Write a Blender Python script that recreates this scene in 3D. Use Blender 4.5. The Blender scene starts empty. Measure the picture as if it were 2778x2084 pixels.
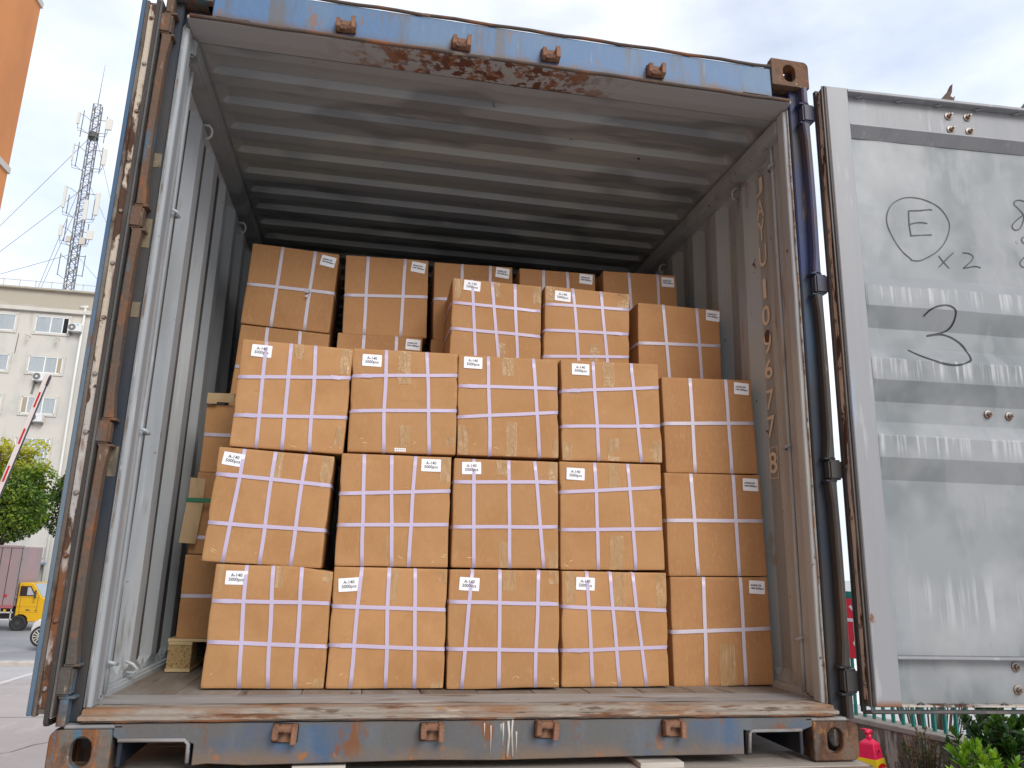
import bpy, bmesh, math, random
from mathutils import Vector, Matrix, noise
R = math.radians
SC = bpy.context.scene
COL = SC.collection

# ------------------------------------------------------------------ camera
cd = bpy.data.cameras.new('camera')
cam = bpy.data.objects.new('camera', cd)
COL.objects.link(cam)
cd.sensor_width = 36.0
cd.lens = 36.0 * 2057.0 / 2778.0
cd.clip_start = 0.05
cd.clip_end = 3000
YAW, PITCH, ROLL = -0.1788, 0.2366, 0.0257
fw = Vector((-math.sin(YAW) * math.cos(PITCH), math.cos(YAW) * math.cos(PITCH), math.sin(PITCH)))
rt = Vector((math.cos(YAW), math.sin(YAW), 0))
up = rt.cross(fw)
rt2 = rt * math.cos(ROLL) + up * math.sin(ROLL)
up2 = up * math.cos(ROLL) - rt * math.sin(ROLL)
mw = Matrix.Identity(4)
for i in range(3):
    mw[i][0] = rt2[i]; mw[i][1] = up2[i]; mw[i][2] = -fw[i]
mw.translation = Vector((-0.4, -2.4235, 0.582))
cam.matrix_world = mw
SC.camera = cam

# ------------------------------------------------------------------ sky, sun, exposure
SUN_EL, SUN_AZ = 36.0, 158.0          # azimuth clockwise from +Y; behind the camera, a little to the right
w = bpy.data.worlds.new('World'); SC.world = w; w.use_nodes = True
nt = w.node_tree; N = nt.nodes; L = nt.links
bg = N['Background']
sky = N.new('ShaderNodeTexSky'); sky.sky_type = 'NISHITA'; sky.sun_disc = False
sky.sun_elevation = R(SUN_EL); sky.sun_rotation = R(SUN_AZ)
sky.air_density = 1.0; sky.dust_density = 2.0
tc = N.new('ShaderNodeTexCoord')
mp = N.new('ShaderNodeMapping'); mp.inputs['Scale'].default_value = (1.0, 1.0, 2.2)
mp.inputs['Rotation'].default_value = (0, 0, 0.7)
n1 = N.new('ShaderNodeTexNoise'); n1.inputs['Scale'].default_value = 2.6; n1.inputs['Detail'].default_value = 7
n1.inputs['Roughness'].default_value = 0.55
n2 = N.new('ShaderNodeTexNoise'); n2.inputs['Scale'].default_value = 1.3; n2.inputs['Detail'].default_value = 3
L.new(tc.outputs['Generated'], mp.inputs['Vector'])
L.new(mp.outputs[0], n1.inputs['Vector']); L.new(mp.outputs[0], n2.inputs['Vector'])
r1 = N.new('ShaderNodeMapRange'); r1.inputs[1].default_value = 0.30; r1.inputs[2].default_value = 0.62
r1.inputs[3].default_value = 0.55; r1.inputs[4].default_value = 1.0
L.new(n1.outputs[0], r1.inputs[0])
cr = N.new('ShaderNodeMapRange'); cr.inputs[1].default_value = 0.3; cr.inputs[2].default_value = 0.7
L.new(n2.outputs[0], cr.inputs[0])
cmix = N.new('ShaderNodeMixRGB'); cmix.inputs[1].default_value = (8.9, 10.1, 12.6, 1); cmix.inputs[2].default_value = (12.8, 12.9, 13.1, 1)
L.new(cr.outputs[0], cmix.inputs[0])
smul = N.new('ShaderNodeMixRGB'); smul.blend_type = 'MULTIPLY'; smul.inputs[0].default_value = 1.0
smul.inputs[2].default_value = (1.5, 1.5, 1.5, 1)
L.new(sky.outputs[0], smul.inputs[1])
mx = N.new('ShaderNodeMixRGB')
L.new(r1.outputs[0], mx.inputs[0]); L.new(smul.outputs[0], mx.inputs[1]); L.new(cmix.outputs[0], mx.inputs[2])
L.new(mx.outputs[0], bg.inputs['Color'])
bg.inputs['Strength'].default_value = 0.10
sd = bpy.data.lights.new('sun', 'SUN'); sd.energy = 1.9; sd.angle = R(28); sd.color = (1.0, 0.985, 0.955)
so = bpy.data.objects.new('sun', sd); COL.objects.link(so)
sv = Vector((math.sin(R(SUN_AZ)) * math.cos(R(SUN_EL)), math.cos(R(SUN_AZ)) * math.cos(R(SUN_EL)), math.sin(R(SUN_EL))))
so.rotation_euler = sv.to_track_quat('Z', 'Y').to_euler()
so.location = (0, 0, 30)
SC.view_settings.view_transform = 'Standard'; SC.view_settings.look = 'None'
SC.view_settings.gamma = 1.0; SC.view_settings.use_curve_mapping = False
SC.view_settings.exposure = 0.06
SC.render.engine = 'CYCLES'
SC.cycles.max_bounces = 8; SC.cycles.diffuse_bounces = 5; SC.cycles.glossy_bounces = 3
SC.cycles.transparent_max_bounces = 12
SC.cycles.use_denoising = True

# ------------------------------------------------------------------ helpers
class MB:
    def __init__(s): s.v = []; s.f = []
    def add(s, vs, fs):
        o = len(s.v); s.v += [tuple(p) for p in vs]; s.f += [tuple(i + o for i in f) for f in fs]; return s
    def box(s, x0, x1, y0, y1, z0, z1, M=None):
        vs = [(x0,y0,z0),(x1,y0,z0),(x1,y1,z0),(x0,y1,z0),(x0,y0,z1),(x1,y0,z1),(x1,y1,z1),(x0,y1,z1)]
        if M: vs = [M @ Vector(p) for p in vs]
        return s.add(vs, [(0,3,2,1),(4,5,6,7),(0,1,5,4),(1,2,6,5),(2,3,7,6),(3,0,4,7)])
    def tube(s, pts, r, n=8, cap=True):
        pts = [Vector(p) for p in pts]; k = len(pts); rs = r if isinstance(r, (list, tuple)) else [r] * k
        vs = []; fs = []
        for i, p in enumerate(pts):
            t = (pts[min(i+1,k-1)] - pts[max(i-1,0)]).normalized()
            a = t.orthogonal().normalized() if i == 0 else (a - t * a.dot(t)).normalized()
            b = t.cross(a)
            for j in range(n):
                q = 2 * math.pi * j / n
                vs.append(p + (a * math.cos(q) + b * math.sin(q)) * rs[i])
        for i in range(k - 1):
            for j in range(n):
                j2 = (j + 1) % n
                fs.append((i*n+j, i*n+j2, (i+1)*n+j2, (i+1)*n+j))
        if cap: fs.append(tuple(range(n))[::-1]); fs.append(tuple((k-1)*n + j for j in range(n)))
        return s.add(vs, fs)
    def prism(s, poly, a, b, axis='z'):
        n = len(poly)
        def P(u, v, w_):
            return {'z': (u, v, w_), 'y': (u, w_, v), 'x': (w_, u, v)}[axis]
        vs = [P(u, v, a) for u, v in poly] + [P(u, v, b) for u, v in poly]
        fs = [tuple(range(n)), tuple(range(n, 2*n))[::-1]] + [(i, (i+1) % n, n + (i+1) % n, n + i) for i in range(n)]
        return s.add(vs, fs)
    def lathe(s, prof, c=(0,0,0), n=20, axis='z'):
        vs = []; fs = []; k = len(prof)
        for r_, h in prof:
            for j in range(n):
                q = 2 * math.pi * j / n
                p = (r_*math.cos(q), r_*math.sin(q), h) if axis == 'z' else ((r_*math.cos(q), h, r_*math.sin(q)) if axis == 'y' else (h, r_*math.cos(q), r_*math.sin(q)))
                vs.append((p[0]+c[0], p[1]+c[1], p[2]+c[2]))
        for i in range(k-1):
            for j in range(n):
                j2 = (j+1) % n; fs.append((i*n+j, i*n+j2, (i+1)*n+j2, (i+1)*n+j))
        fs.append(tuple(range(n))[::-1]); fs.append(tuple((k-1)*n+j for j in range(n)))
        return s.add(vs, fs)
    def grid(s, fn, us, vs_):
        nu, nv = len(us), len(vs_)
        return s.add([fn(u, v) for v in vs_ for u in us], [(j*nu+i, j*nu+i+1, (j+1)*nu+i+1, (j+1)*nu+i) for j in range(nv-1) for i in range(nu-1)])
    def mesh(s, name, bevel=0, smooth=False, merge=False, seg=1):
        me = bpy.data.meshes.new(name)
        bm = bmesh.new()
        bv = [bm.verts.new(p) for p in s.v]
        for f in s.f:
            try: bm.faces.new([bv[i] for i in f])
            except ValueError: pass
        if merge: bmesh.ops.remove_doubles(bm, verts=bm.verts, dist=1e-5)
        bmesh.ops.recalc_face_normals(bm, faces=bm.faces)
        if bevel:
            es = [e for e in bm.edges if len(e.link_faces) == 2 and e.calc_face_angle(0) > 0.5]
            bmesh.ops.bevel(bm, geom=es, offset=bevel, segments=seg, affect='EDGES', clamp_overlap=True)
        bm.to_mesh(me); bm.free()
        if smooth:
            for p in me.polygons: p.use_smooth = True
        return me
    def build(s, name, m, parent=None, bevel=0, smooth=False, merge=False, seg=1):
        return link(name, s.mesh(name, bevel, smooth, merge, seg), m, parent)

def link(name, me, m, parent=None, loc=None, rot=None):
    o = bpy.data.objects.new(name, me); COL.objects.link(o)
    if m is not None:
        if len(me.materials) == 0: me.materials.append(m)
    if parent: o.parent = parent
    if loc: o.location = loc
    if rot: o.rotation_euler = rot
    return o
def thing(name, label, cat, loc=(0,0,0), rot=(0,0,0), group=None):
    o = bpy.data.objects.new(name, None); COL.objects.link(o); o.empty_display_size = 0.1
    o.location = loc; o.rotation_euler = rot
    return tag(o, label, cat, group)
def tag(o, label, cat, group=None):
    o['label'] = label; o['category'] = cat
    if group: o['group'] = group
    return o
def part(name, parent, loc=(0,0,0), rot=(0,0,0)):
    o = bpy.data.objects.new(name, None); COL.objects.link(o); o.parent = parent; o.empty_display_size = .1
    o.location = loc; o.rotation_euler = rot; return o
def struct(o): o['kind'] = 'structure'; return o
TXT = {}
def text_mesh(body, size, align='CENTER', space=1.0, bold=0.0):
    k = (body, size, align, space, bold)
    if k not in TXT:
        c = bpy.data.curves.new('txt', 'FONT'); c.body = body; c.size = size; c.align_x = align; c.align_y = 'CENTER'
        c.space_line = space; c.offset = bold; c.resolution_u = 3
        o = bpy.data.objects.new('txt', c); COL.objects.link(o)
        dg = bpy.context.evaluated_depsgraph_get()
        TXT[k] = bpy.data.meshes.new_from_object(o.evaluated_get(dg))
        bpy.data.objects.remove(o); bpy.data.curves.remove(c)
    return TXT[k].copy()

def mat(name, base, rough=0.6, layers=(), bump=0.0, bscale=80.0, metal=0.0, alpha=1.0, vary=False, spec=0.5, bstretch=(1,1,1), objvar=0.0, coat=0.0, bdist=0.003):
    m = bpy.data.materials.new(name); m.use_nodes = True
    t = m.node_tree; n = t.nodes; l = t.links; p = n['Principled BSDF']
    p.inputs['Roughness'].default_value = rough; p.inputs['Metallic'].default_value = metal
    p.inputs['Alpha'].default_value = alpha; p.inputs['Specular IOR Level'].default_value = spec
    p.inputs['Coat Weight'].default_value = coat
    tcn = n.new('ShaderNodeTexCoord'); co = tcn.outputs['Object']; info = n.new('ShaderNodeObjectInfo')
    sep = n.new('ShaderNodeSeparateXYZ'); l.new(co, sep.inputs[0])
    rgb = n.new('ShaderNodeRGB'); rgb.outputs[0].default_value = (*base, 1); cur = rgb.outputs[0]
    if objvar:
        hs = n.new('ShaderNodeHueSaturation'); mr = n.new('ShaderNodeMapRange'); mr.inputs[3].default_value = 1-objvar; mr.inputs[4].default_value = 1+objvar
        l.new(info.outputs['Random'], mr.inputs[0]); l.new(mr.outputs[0], hs.inputs['Value']); l.new(cur, hs.inputs['Color']); cur = hs.outputs[0]
    rv = None
    for i, ly in enumerate(layers):
        col, sc_, st, lo, hi = ly[:5]; op = ly[5] if len(ly) > 5 else {}
        mpn = n.new('ShaderNodeMapping'); mpn.inputs['Scale'].default_value = st; l.new(co, mpn.inputs[0])
        nz = n.new('ShaderNodeTexNoise'); nz.noise_dimensions = '4D'; nz.inputs['Scale'].default_value = sc_
        nz.inputs['Detail'].default_value = op.get('detail', 6); nz.inputs['Roughness'].default_value = op.get('nr', 0.6)
        nz.inputs['W'].default_value = 3.7 * (i + 1) + op.get('seed', 0)
        if vary:
            ma = n.new('ShaderNodeMath'); ma.operation = 'MULTIPLY_ADD'; ma.inputs[1].default_value = 53.0; ma.inputs[2].default_value = 3.7*(i+1)
            l.new(info.outputs['Random'], ma.inputs[0]); l.new(ma.outputs[0], nz.inputs['W'])
        l.new(mpn.outputs[0], nz.inputs['Vector'])
        mr = n.new('ShaderNodeMapRange'); mr.inputs[1].default_value = lo; mr.inputs[2].default_value = hi
        mr.inputs[4].default_value = op.get('amt', 1.0); l.new(nz.outputs[0], mr.inputs[0]); fac = mr.outputs[0]
        if 'grad' in op:
            for ax, a, b in op['grad']:
                g = n.new('ShaderNodeMapRange'); g.interpolation_type = 'SMOOTHSTEP'; g.inputs[1].default_value = a; g.inputs[2].default_value = b
                l.new(sep.outputs[ax], g.inputs[0])
                mm = n.new('ShaderNodeMath'); mm.operation = 'MULTIPLY'; l.new(fac, mm.inputs[0]); l.new(g.outputs[0], mm.inputs[1]); fac = mm.outputs[0]
        mixn = n.new('ShaderNodeMixRGB'); l.new(fac, mixn.inputs[0]); l.new(cur, mixn.inputs[1]); mixn.inputs[2].default_value = (*col, 1); cur = mixn.outputs[0]
        if 'rough' in op:
            rm = n.new('ShaderNodeMapRange'); l.new(fac, rm.inputs[0]); rm.inputs[3].default_value = rough; rm.inputs[4].default_value = op['rough']; rv = rm.outputs[0]
    l.new(cur, p.inputs['Base Color'])
    if rv: l.new(rv, p.inputs['Roughness'])
    if bump:
        mpn = n.new('ShaderNodeMapping'); mpn.inputs['Scale'].default_value = bstretch; l.new(co, mpn.inputs[0])
        nz = n.new('ShaderNodeTexNoise'); nz.inputs['Scale'].default_value = bscale; nz.inputs['Detail'].default_value = 5; l.new(mpn.outputs[0], nz.inputs['Vector'])
        b = n.new('ShaderNodeBump'); b.inputs['Strength'].default_value = bump; b.inputs['Distance'].default_value = bdist
        l.new(nz.outputs[0], b.inputs['Height']); l.new(b.outputs[0], p.inputs['Normal'])
    return m

RUST = (0.19, 0.075, 0.03); DRUST = (0.085, 0.040, 0.022); ORUST = (0.36, 0.15, 0.045)
GRIME = (0.17, 0.155, 0.13); CREAM = (0.62, 0.52, 0.40)
M = {}
M['blue'] = mat('blue_paint_weathered', (0.105, 0.22, 0.40), 0.5, [
    (GRIME, 5, (1,1,.35), .46, .62, {'amt': .85}), ((0.20,0.27,0.33), 14, (1,1,.25), .52, .66, {'amt': .6}),
    (RUST, 9, (1,1,.6), .60, .66), ((0.5,0.5,0.48), 40, (1,1,.10), .69, .72, {'amt': .7})], .35, 60)
M['blue_header'] = mat('blue_header_paint', (0.078, 0.158, 0.29), 0.5, [
    ((0.13,0.20,0.27), 5, (1,1,.4), .46, .64, {'amt': .6}), ((0.12,0.11,0.095), 12, (1,1,.12), .56, .64, {'amt': .75}),
    ((0.21,0.11,0.055), 24, (1,1,.4), .60, .66, {'amt': .75}), ((0.22,0.27,0.31), 30, (1,1,.1), .62, .70, {'amt': .5}),
    ((0.12,0.08,0.055), 7, (1,1,1), .30, .58, {'grad': [('Z', 2.446, 2.408)]})], .25, 50, spec=.35)
M['blue_sill'] = mat('blue_sill_paint', (0.052, 0.105, 0.19), 0.55, [
    ((0.115,0.107,0.095), 4, (1,1,.5), .40, .55, {'amt': .9}), ((0.12,0.14,0.155), 10, (1,1,.2), .50, .64, {'amt': .7}),
    ((0.17,0.07,0.03), 11, (1,1,.5), .56, .61), ((0.17,0.125,0.09), 9, (1,1,1), .36, .56, {'grad': [('Z', .075, .03)]}),
    ((0.135,0.11,0.085), 9, (1,1,1), .36, .56, {'grad': [('Z', .115, .14)]}), ((0.28,0.12,0.045), 18, (1,1,.8), .60, .64, {'grad': [('Z', .09, .04)]}),
    ((0.50,0.50,0.47), 55, (1,1,.06), .67, .72, {'amt': .7})], .4, 60, spec=.35)
M['casting'] = mat('rusty_casting', (0.150, 0.082, 0.047), 0.8, [
    ((0.07,0.034,0.02), 12, (1,1,.7), .46, .60), ((0.125,0.112,0.095), 8, (1,1,.5), .47, .60, {'amt': .9}), ((0.27,0.13,0.05), 26, (1,1,.6), .57, .65), ((0.30,0.24,0.17), 40, (1,1,.6), .66, .69)], .8, 55, bdist=.008, spec=.3)
M['casting_blue'] = mat('rusty_casting_blue', (0.135, 0.122, 0.105), 0.75, [
    ((0.17,0.07,0.03), 10, (1,1,.3), .47, .56), ((0.065,0.135,0.19), 13, (1.8,1,.22), .53, .58, {'amt': .9}), ((0.29,0.12,0.04), 22, (1.4,1,.35), .55, .62), ((0.08,0.06,0.045), 16, (1,1,.5), .58, .66), ((0.36,0.30,0.22), 45, (1,1,.5), .66, .69)], .7, 55, bdist=.006, spec=.3)
M['rust_bar'] = mat('rusty_hinge_bar', (0.125, 0.078, 0.052), 0.8, [
    ((0.085,0.075,0.065), 9, (1,1,.25), .45, .58), ((0.08,0.125,0.165), 10, (1,1,.35), .56, .63), ((0.19,0.085,0.042), 20, (1,1,.5), .53, .64), ((0.24,0.20,0.15), 50, (1,1,.3), .64, .69)], .6, 70, bdist=.006, spec=.3)
M['navy'] = mat('navy_post_paint', (0.017, 0.024, 0.036), 0.55, [
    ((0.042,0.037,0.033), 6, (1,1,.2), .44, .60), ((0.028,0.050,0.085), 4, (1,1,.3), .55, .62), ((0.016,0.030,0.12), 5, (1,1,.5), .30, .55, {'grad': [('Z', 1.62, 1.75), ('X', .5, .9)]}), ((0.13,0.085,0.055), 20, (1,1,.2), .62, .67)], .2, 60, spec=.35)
M['blue_bar'] = mat('violet_blue_bar_paint', (0.040, 0.039, 0.036), 0.5, [
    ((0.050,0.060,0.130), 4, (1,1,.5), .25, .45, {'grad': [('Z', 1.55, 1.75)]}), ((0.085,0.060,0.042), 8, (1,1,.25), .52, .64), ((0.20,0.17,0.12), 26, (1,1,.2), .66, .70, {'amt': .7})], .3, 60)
M['bracket'] = mat('rusty_bracket', (0.23, 0.115, 0.065), 0.8, [
    (DRUST, 30, (1,1,1), .5, .62), ((0.36,0.22,0.14), 22, (1,1,1), .58, .68, {'amt': .8})], .9, 90)
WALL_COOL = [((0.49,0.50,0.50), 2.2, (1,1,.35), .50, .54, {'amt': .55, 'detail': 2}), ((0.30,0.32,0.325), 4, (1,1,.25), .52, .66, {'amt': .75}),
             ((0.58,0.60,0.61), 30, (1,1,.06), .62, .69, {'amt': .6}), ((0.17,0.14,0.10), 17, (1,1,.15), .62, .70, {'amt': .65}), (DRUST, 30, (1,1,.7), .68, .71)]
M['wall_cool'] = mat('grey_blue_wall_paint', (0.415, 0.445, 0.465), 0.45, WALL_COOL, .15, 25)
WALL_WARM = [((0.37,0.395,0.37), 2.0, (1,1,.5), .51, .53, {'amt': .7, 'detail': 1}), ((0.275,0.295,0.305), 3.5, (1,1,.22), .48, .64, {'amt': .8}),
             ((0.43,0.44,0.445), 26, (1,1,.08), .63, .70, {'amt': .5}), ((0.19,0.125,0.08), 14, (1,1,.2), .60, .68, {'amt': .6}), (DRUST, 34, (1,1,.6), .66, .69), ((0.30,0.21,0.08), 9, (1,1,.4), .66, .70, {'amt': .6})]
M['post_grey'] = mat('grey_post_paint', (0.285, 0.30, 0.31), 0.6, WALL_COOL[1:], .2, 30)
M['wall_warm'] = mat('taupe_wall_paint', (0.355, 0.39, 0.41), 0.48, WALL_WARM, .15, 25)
M['roof'] = mat('grey_roof_paint', (0.265, 0.278, 0.278), 0.5, [
    ((0.31,0.315,0.28), 2.3, (.6,1.4,1), .545, .56, {'amt': .75, 'detail': 1}), ((0.125,0.135,0.14), 2.6, (.5,1.2,1), .52, .57, {'amt': .65, 'detail': 2}),
    ((0.32,0.33,0.33), 9, (.22,1.5,1), .60, .66, {'amt': .55}), ((0.05,0.042,0.038), 22, (1,1,1), .69, .71)], .10, 30)
M['soffit'] = mat('header_underside', (0.30, 0.305, 0.305), 0.6, [
    (RUST, 13, (1,1.2,1), .50, .54, {'grad': [('X', -.75, -.35), ('X', .55, .2)], 'detail': 10, 'nr': .72}),
    ((0.10,0.035,0.018), 26, (1,1.2,1), .52, .56, {'grad': [('X', -.6, -.2), ('X', .5, .1)], 'detail': 9})], .3, 60)
M['drip'] = mat('rusted_drip_edge', (0.075, 0.055, 0.042), 0.8, [
    (RUST, 12, (.5,1,1), .48, .60), ((0.27,0.235,0.19), 22, (.4,1,1), .60, .66)], .8, 80)
M['threshold'] = mat('worn_threshold', (0.30, 0.285, 0.265), 0.7, [
    ((0.215,0.215,0.22), 5, (.3,1,1), .43, .58), ((0.45,0.44,0.41), 12, (.2,1.4,1), .55, .64, {'amt': .75}), ((0.17,0.12,0.085), 8, (.4,1.5,1), .56, .63), ((0.55,0.54,0.51), 30, (.1,2,1), .64, .68, {'amt': .8}), ((0.06,0.05,0.045), 40, (.6,1,1), .68, .70)], .5, 50, bstretch=(.3,1,1))
M['sill_lip'] = mat('rusted_white_lip', (0.285, 0.25, 0.21), 0.8, [
    ((0.25,0.125,0.055), 7, (.35,1,1.2), .48, .60, {'amt': .85}), ((0.15,0.065,0.03), 14, (.3,1,2), .52, .59), ((0.46,0.40,0.32), 16, (.25,1,1.8), .56, .63, {'amt': .8}), ((0.13,0.095,0.07), 20, (.4,1,2), .60, .66), ((0.34,0.19,0.08), 30, (.5,1,1.5), .62, .67)], 1.0, 60, bstretch=(.4,1,1), bdist=.007, spec=.3)
M['plank'] = mat('worn_floor_wood', (0.185, 0.145, 0.11), 0.75, [
    ((0.26,0.235,0.205), 6, (1.5,.3,1), .46, .62), ((0.09,0.07,0.055), 14, (2,.25,1), .58, .68), ((0.33,0.30,0.26), 30, (2,.12,1), .62, .70, {'amt': .7})], .5, 60, bstretch=(2,.15,1), vary=True, objvar=.18)
M['door_grey'] = mat('door_grey_paint', (0.245, 0.264, 0.271), 0.42, [
    ((0.155,0.176,0.181), 3.0, (1,1,.9), .47, .60, {'amt': .8, 'detail': 3}), ((0.345,0.355,0.36), 2.1, (1.2,1,1), .50, .66, {'amt': .8, 'detail': 4, 'seed': 9}),
    ((0.31,0.32,0.33), 4.2, (1.6,1,.6), .54, .60, {'amt': .4, 'detail': 5, 'seed': 3}),
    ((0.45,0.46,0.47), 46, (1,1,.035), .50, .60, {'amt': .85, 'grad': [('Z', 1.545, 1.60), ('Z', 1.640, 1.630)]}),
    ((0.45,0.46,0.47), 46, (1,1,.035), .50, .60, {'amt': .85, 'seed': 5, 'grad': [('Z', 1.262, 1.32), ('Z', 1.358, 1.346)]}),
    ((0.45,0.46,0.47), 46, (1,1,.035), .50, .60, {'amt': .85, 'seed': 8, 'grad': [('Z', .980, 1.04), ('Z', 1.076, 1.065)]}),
    ((0.42,0.43,0.44), 40, (1,1,.05), .50, .60, {'amt': .7, 'seed': 2, 'grad': [('Z', .38, .46), ('Z', .62, .52), ('X', .15, .35)]}),
    ((0.22,0.22,0.205), 60, (1,1,.06), .60, .68, {'amt': .55, 'grad': [('Z', .76, .80), ('Z', .90, .85)]}),
    ((0.26,0.26,0.255), 30, (1,1,.3), .66, .70, {'amt': .5}), ((0.17,0.07,0.03), 20, (1,1,.5), .70, .73, {'amt': .85})], .10, 5, bdist=.02)
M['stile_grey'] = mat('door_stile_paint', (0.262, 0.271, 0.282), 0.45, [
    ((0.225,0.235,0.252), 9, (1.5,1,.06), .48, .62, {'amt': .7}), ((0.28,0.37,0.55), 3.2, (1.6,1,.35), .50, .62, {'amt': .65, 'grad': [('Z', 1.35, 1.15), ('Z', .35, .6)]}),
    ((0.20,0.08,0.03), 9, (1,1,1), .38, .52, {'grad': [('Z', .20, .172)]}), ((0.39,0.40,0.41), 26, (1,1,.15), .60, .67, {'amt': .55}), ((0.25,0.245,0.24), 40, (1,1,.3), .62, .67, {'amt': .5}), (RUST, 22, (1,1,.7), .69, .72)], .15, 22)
M['gasket'] = mat('black_rubber_gasket', (0.030, 0.027, 0.024), 0.55, [((0.085,0.068,0.055), 12, (1,1,.12), .50, .62), ((0.13,0.10,0.075), 30, (1,1,.2), .62, .68, {'amt': .6})], .3, 80)
M['gasket_grey'] = mat('grey_rubber_gasket', (0.075, 0.073, 0.07), 0.5, [((0.13,0.115,0.10), 14, (1,1,.1), .5, .62), ((0.03,0.028,0.026), 20, (1,1,.2), .58, .66)], .3, 80)
M['cream'] = mat('flaking_cream_strip', (0.50, 0.43, 0.345), 0.7, [
    ((0.40,0.385,0.37), 4, (1,1,.25), .48, .60), ((0.075,0.036,0.02), 15, (1,1,.30), .515, .55), ((0.17,0.07,0.03), 9, (1,1,.25), .56, .62), ((0.05,0.04,0.035), 60, (1,1,.8), .62, .66)], .7, 70, bdist=.005, spec=.3)
M['blue_edge'] = mat('blue_door_edge', (0.052, 0.108, 0.185), 0.5, [
    ((0.12,0.165,0.20), 4, (1,1,.2), .48, .62), ((0.08,0.073,0.066), 12, (1,1,.25), .54, .62), ((0.16,0.07,0.03), 16, (1,1,.4), .61, .66)], .3, 60, spec=.35)
M['brown_edge'] = mat('brown_worn_edge', (0.115, 0.09, 0.072), 0.75, [((0.20,0.17,0.14), 9, (1,1,.12), .5, .62), ((0.06,0.03,0.018), 14, (1,1,.3), .52, .60)], .6, 70, bdist=.005, spec=.3)
M['bolt'] = mat('zinc_bolt', (0.30, 0.27, 0.24), 0.42, [(RUST, 50, (1,1,1), .5, .6)], .3, 120, metal=.6)
M['marker'] = mat('black_marker_ink', (0.012, 0.012, 0.014), 0.4)
M['cream_paint'] = mat('cream_lettering', (0.80, 0.68, 0.52), 0.6, [((0.45,0.38,0.30), 60, (1,1,1), .62, .68)])
M['card_a'] = mat('kraft_cardboard', (0.435, 0.233, 0.099), 0.72, [
    ((0.38,0.192,0.073), 5, (1,1,1), .45, .62, {'amt': .75}), ((0.49,0.275,0.118), 120, (1,1,.35), .52, .66, {'amt': .35}), ((0.37,0.195,0.08), 200, (.25,1,1.6), .54, .68, {'amt': .4}),
    ((0.52,0.31,0.135), 12, (1,1,1), .60, .70, {'amt': .4}), ((0.33,0.18,0.07), 9, (.5,1,2.5), .64, .70, {'amt': .5}), ((0.58,0.40,0.22), 70, (.3,1,1.5), .70, .72, {'amt': .5})], .25, 9, vary=True, objvar=.09, spec=.3, bdist=.012)
M['card_b'] = mat('kraft_cardboard_brown', (0.42, 0.215, 0.088), 0.75, [
    ((0.36,0.175,0.070), 4, (1,1,1), .45, .62, {'amt': .75}), ((0.48,0.265,0.118), 130, (1,1,.35), .52, .66, {'amt': .55}), ((0.35,0.175,0.07), 200, (.25,1,1.6), .54, .68, {'amt': .5}), ((0.31,0.155,0.065), 6, (2.5,1,.3), .62, .70, {'amt': .5})], .18, 9, vary=True, objvar=.08, spec=.3, bdist=.010)
M['card_inner'] = mat('raw_cardboard_strip', (0.40, 0.275, 0.145), 0.8, [((0.34,0.225,0.11), 30, (1,1,.3), .5, .65)], .2, 120)
M['strap'] = mat('lavender_plastic_strap', (0.56, 0.485, 0.635), 0.33, [((0.56,0.47,0.68), 300, (1,1,1), .5, .6, {'amt': .6})], .15, 300, alpha=.90)
M['strap_b'] = mat('white_plastic_strap', (0.60, 0.55, 0.62), 0.35, [((0.58,0.53,0.62), 300, (1,1,1), .5, .6, {'amt': .6})], .15, 300, alpha=.93)
M['label'] = mat('white_label', (0.83, 0.83, 0.84), 0.5)
M['ink'] = mat('label_ink', (0.05, 0.05, 0.06), 0.6)
M['tape'] = mat('clear_packing_tape', (0.60, 0.405, 0.205), 0.13, [((0.74,0.58,0.38), 22, (2.6,1,.35), .60, .66, {'amt': .6, 'detail': 1})], 1.0, 20, alpha=.48, vary=True, bdist=.02, bstretch=(1.8,1,.6))
M['crease'] = mat('torn_fibre', (0.68, 0.48, 0.26), 0.8)
M['old_tape'] = mat('aged_masking_tape', (0.15, 0.115, 0.065), 0.6, [((0.075,0.06,0.04), 22, (1,1,.5), .48, .58), ((0.22,0.18,0.11), 40, (.5,1,1), .58, .66)], .5, 60)
M['pallet'] = mat('pallet_softwood', (0.56, 0.42, 0.22), 0.7, [((0.45,0.31,0.15), 12, (.2,1,3), .5, .65)], .3, 60)
M['chip'] = mat('chipboard_block', (0.37, 0.245, 0.10), 0.85, [((0.22,0.13,0.05), 90, (1,1,1), .52, .6), ((0.52,0.38,0.18), 110, (1,1,1), .58, .66)], .7, 140)
M['green_strap'] = mat('green_strap', (0.015, 0.125, 0.06), 0.4)
M['deck'] = mat('deck_planks', (0.36, 0.32, 0.275), 0.8, [((0.24,0.20,0.165), 6, (.3,1.5,1), .46, .62), ((0.46,0.43,0.38), 20, (.2,2,1), .58, .68), ((0.36,0.20,0.19), 9, (.3,1,1), .66, .72, {'amt': .6})], .6, 60, bstretch=(.2,2,1), vary=True, objvar=.15)
M['deck_frame'] = mat('trailer_frame_steel', (0.14, 0.085, 0.055), 0.75, [((0.25,0.15,0.09), 14, (.4,1,1), .5, .62), (DRUST, 22, (1,1,1), .56, .66)], .6, 70)
M['offcut'] = mat('pale_offcut_board', (0.52, 0.48, 0.42), 0.8, [((0.42,0.37,0.31), 14, (.2,1,1), .5, .65)], .3, 60)
M['tyre'] = mat('tyre_rubber', (0.025, 0.025, 0.026), 0.8, [((0.06,0.058,0.055), 20, (1,1,1), .5, .65)], .3, 60)

# ================================================================== the shipping container
cont = thing('shipping_container', 'weathered blue steel shipping container standing open on the flatbed, loaded with cartons', 'container')
LEN = 6.02
rng = random.Random(5)

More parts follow.
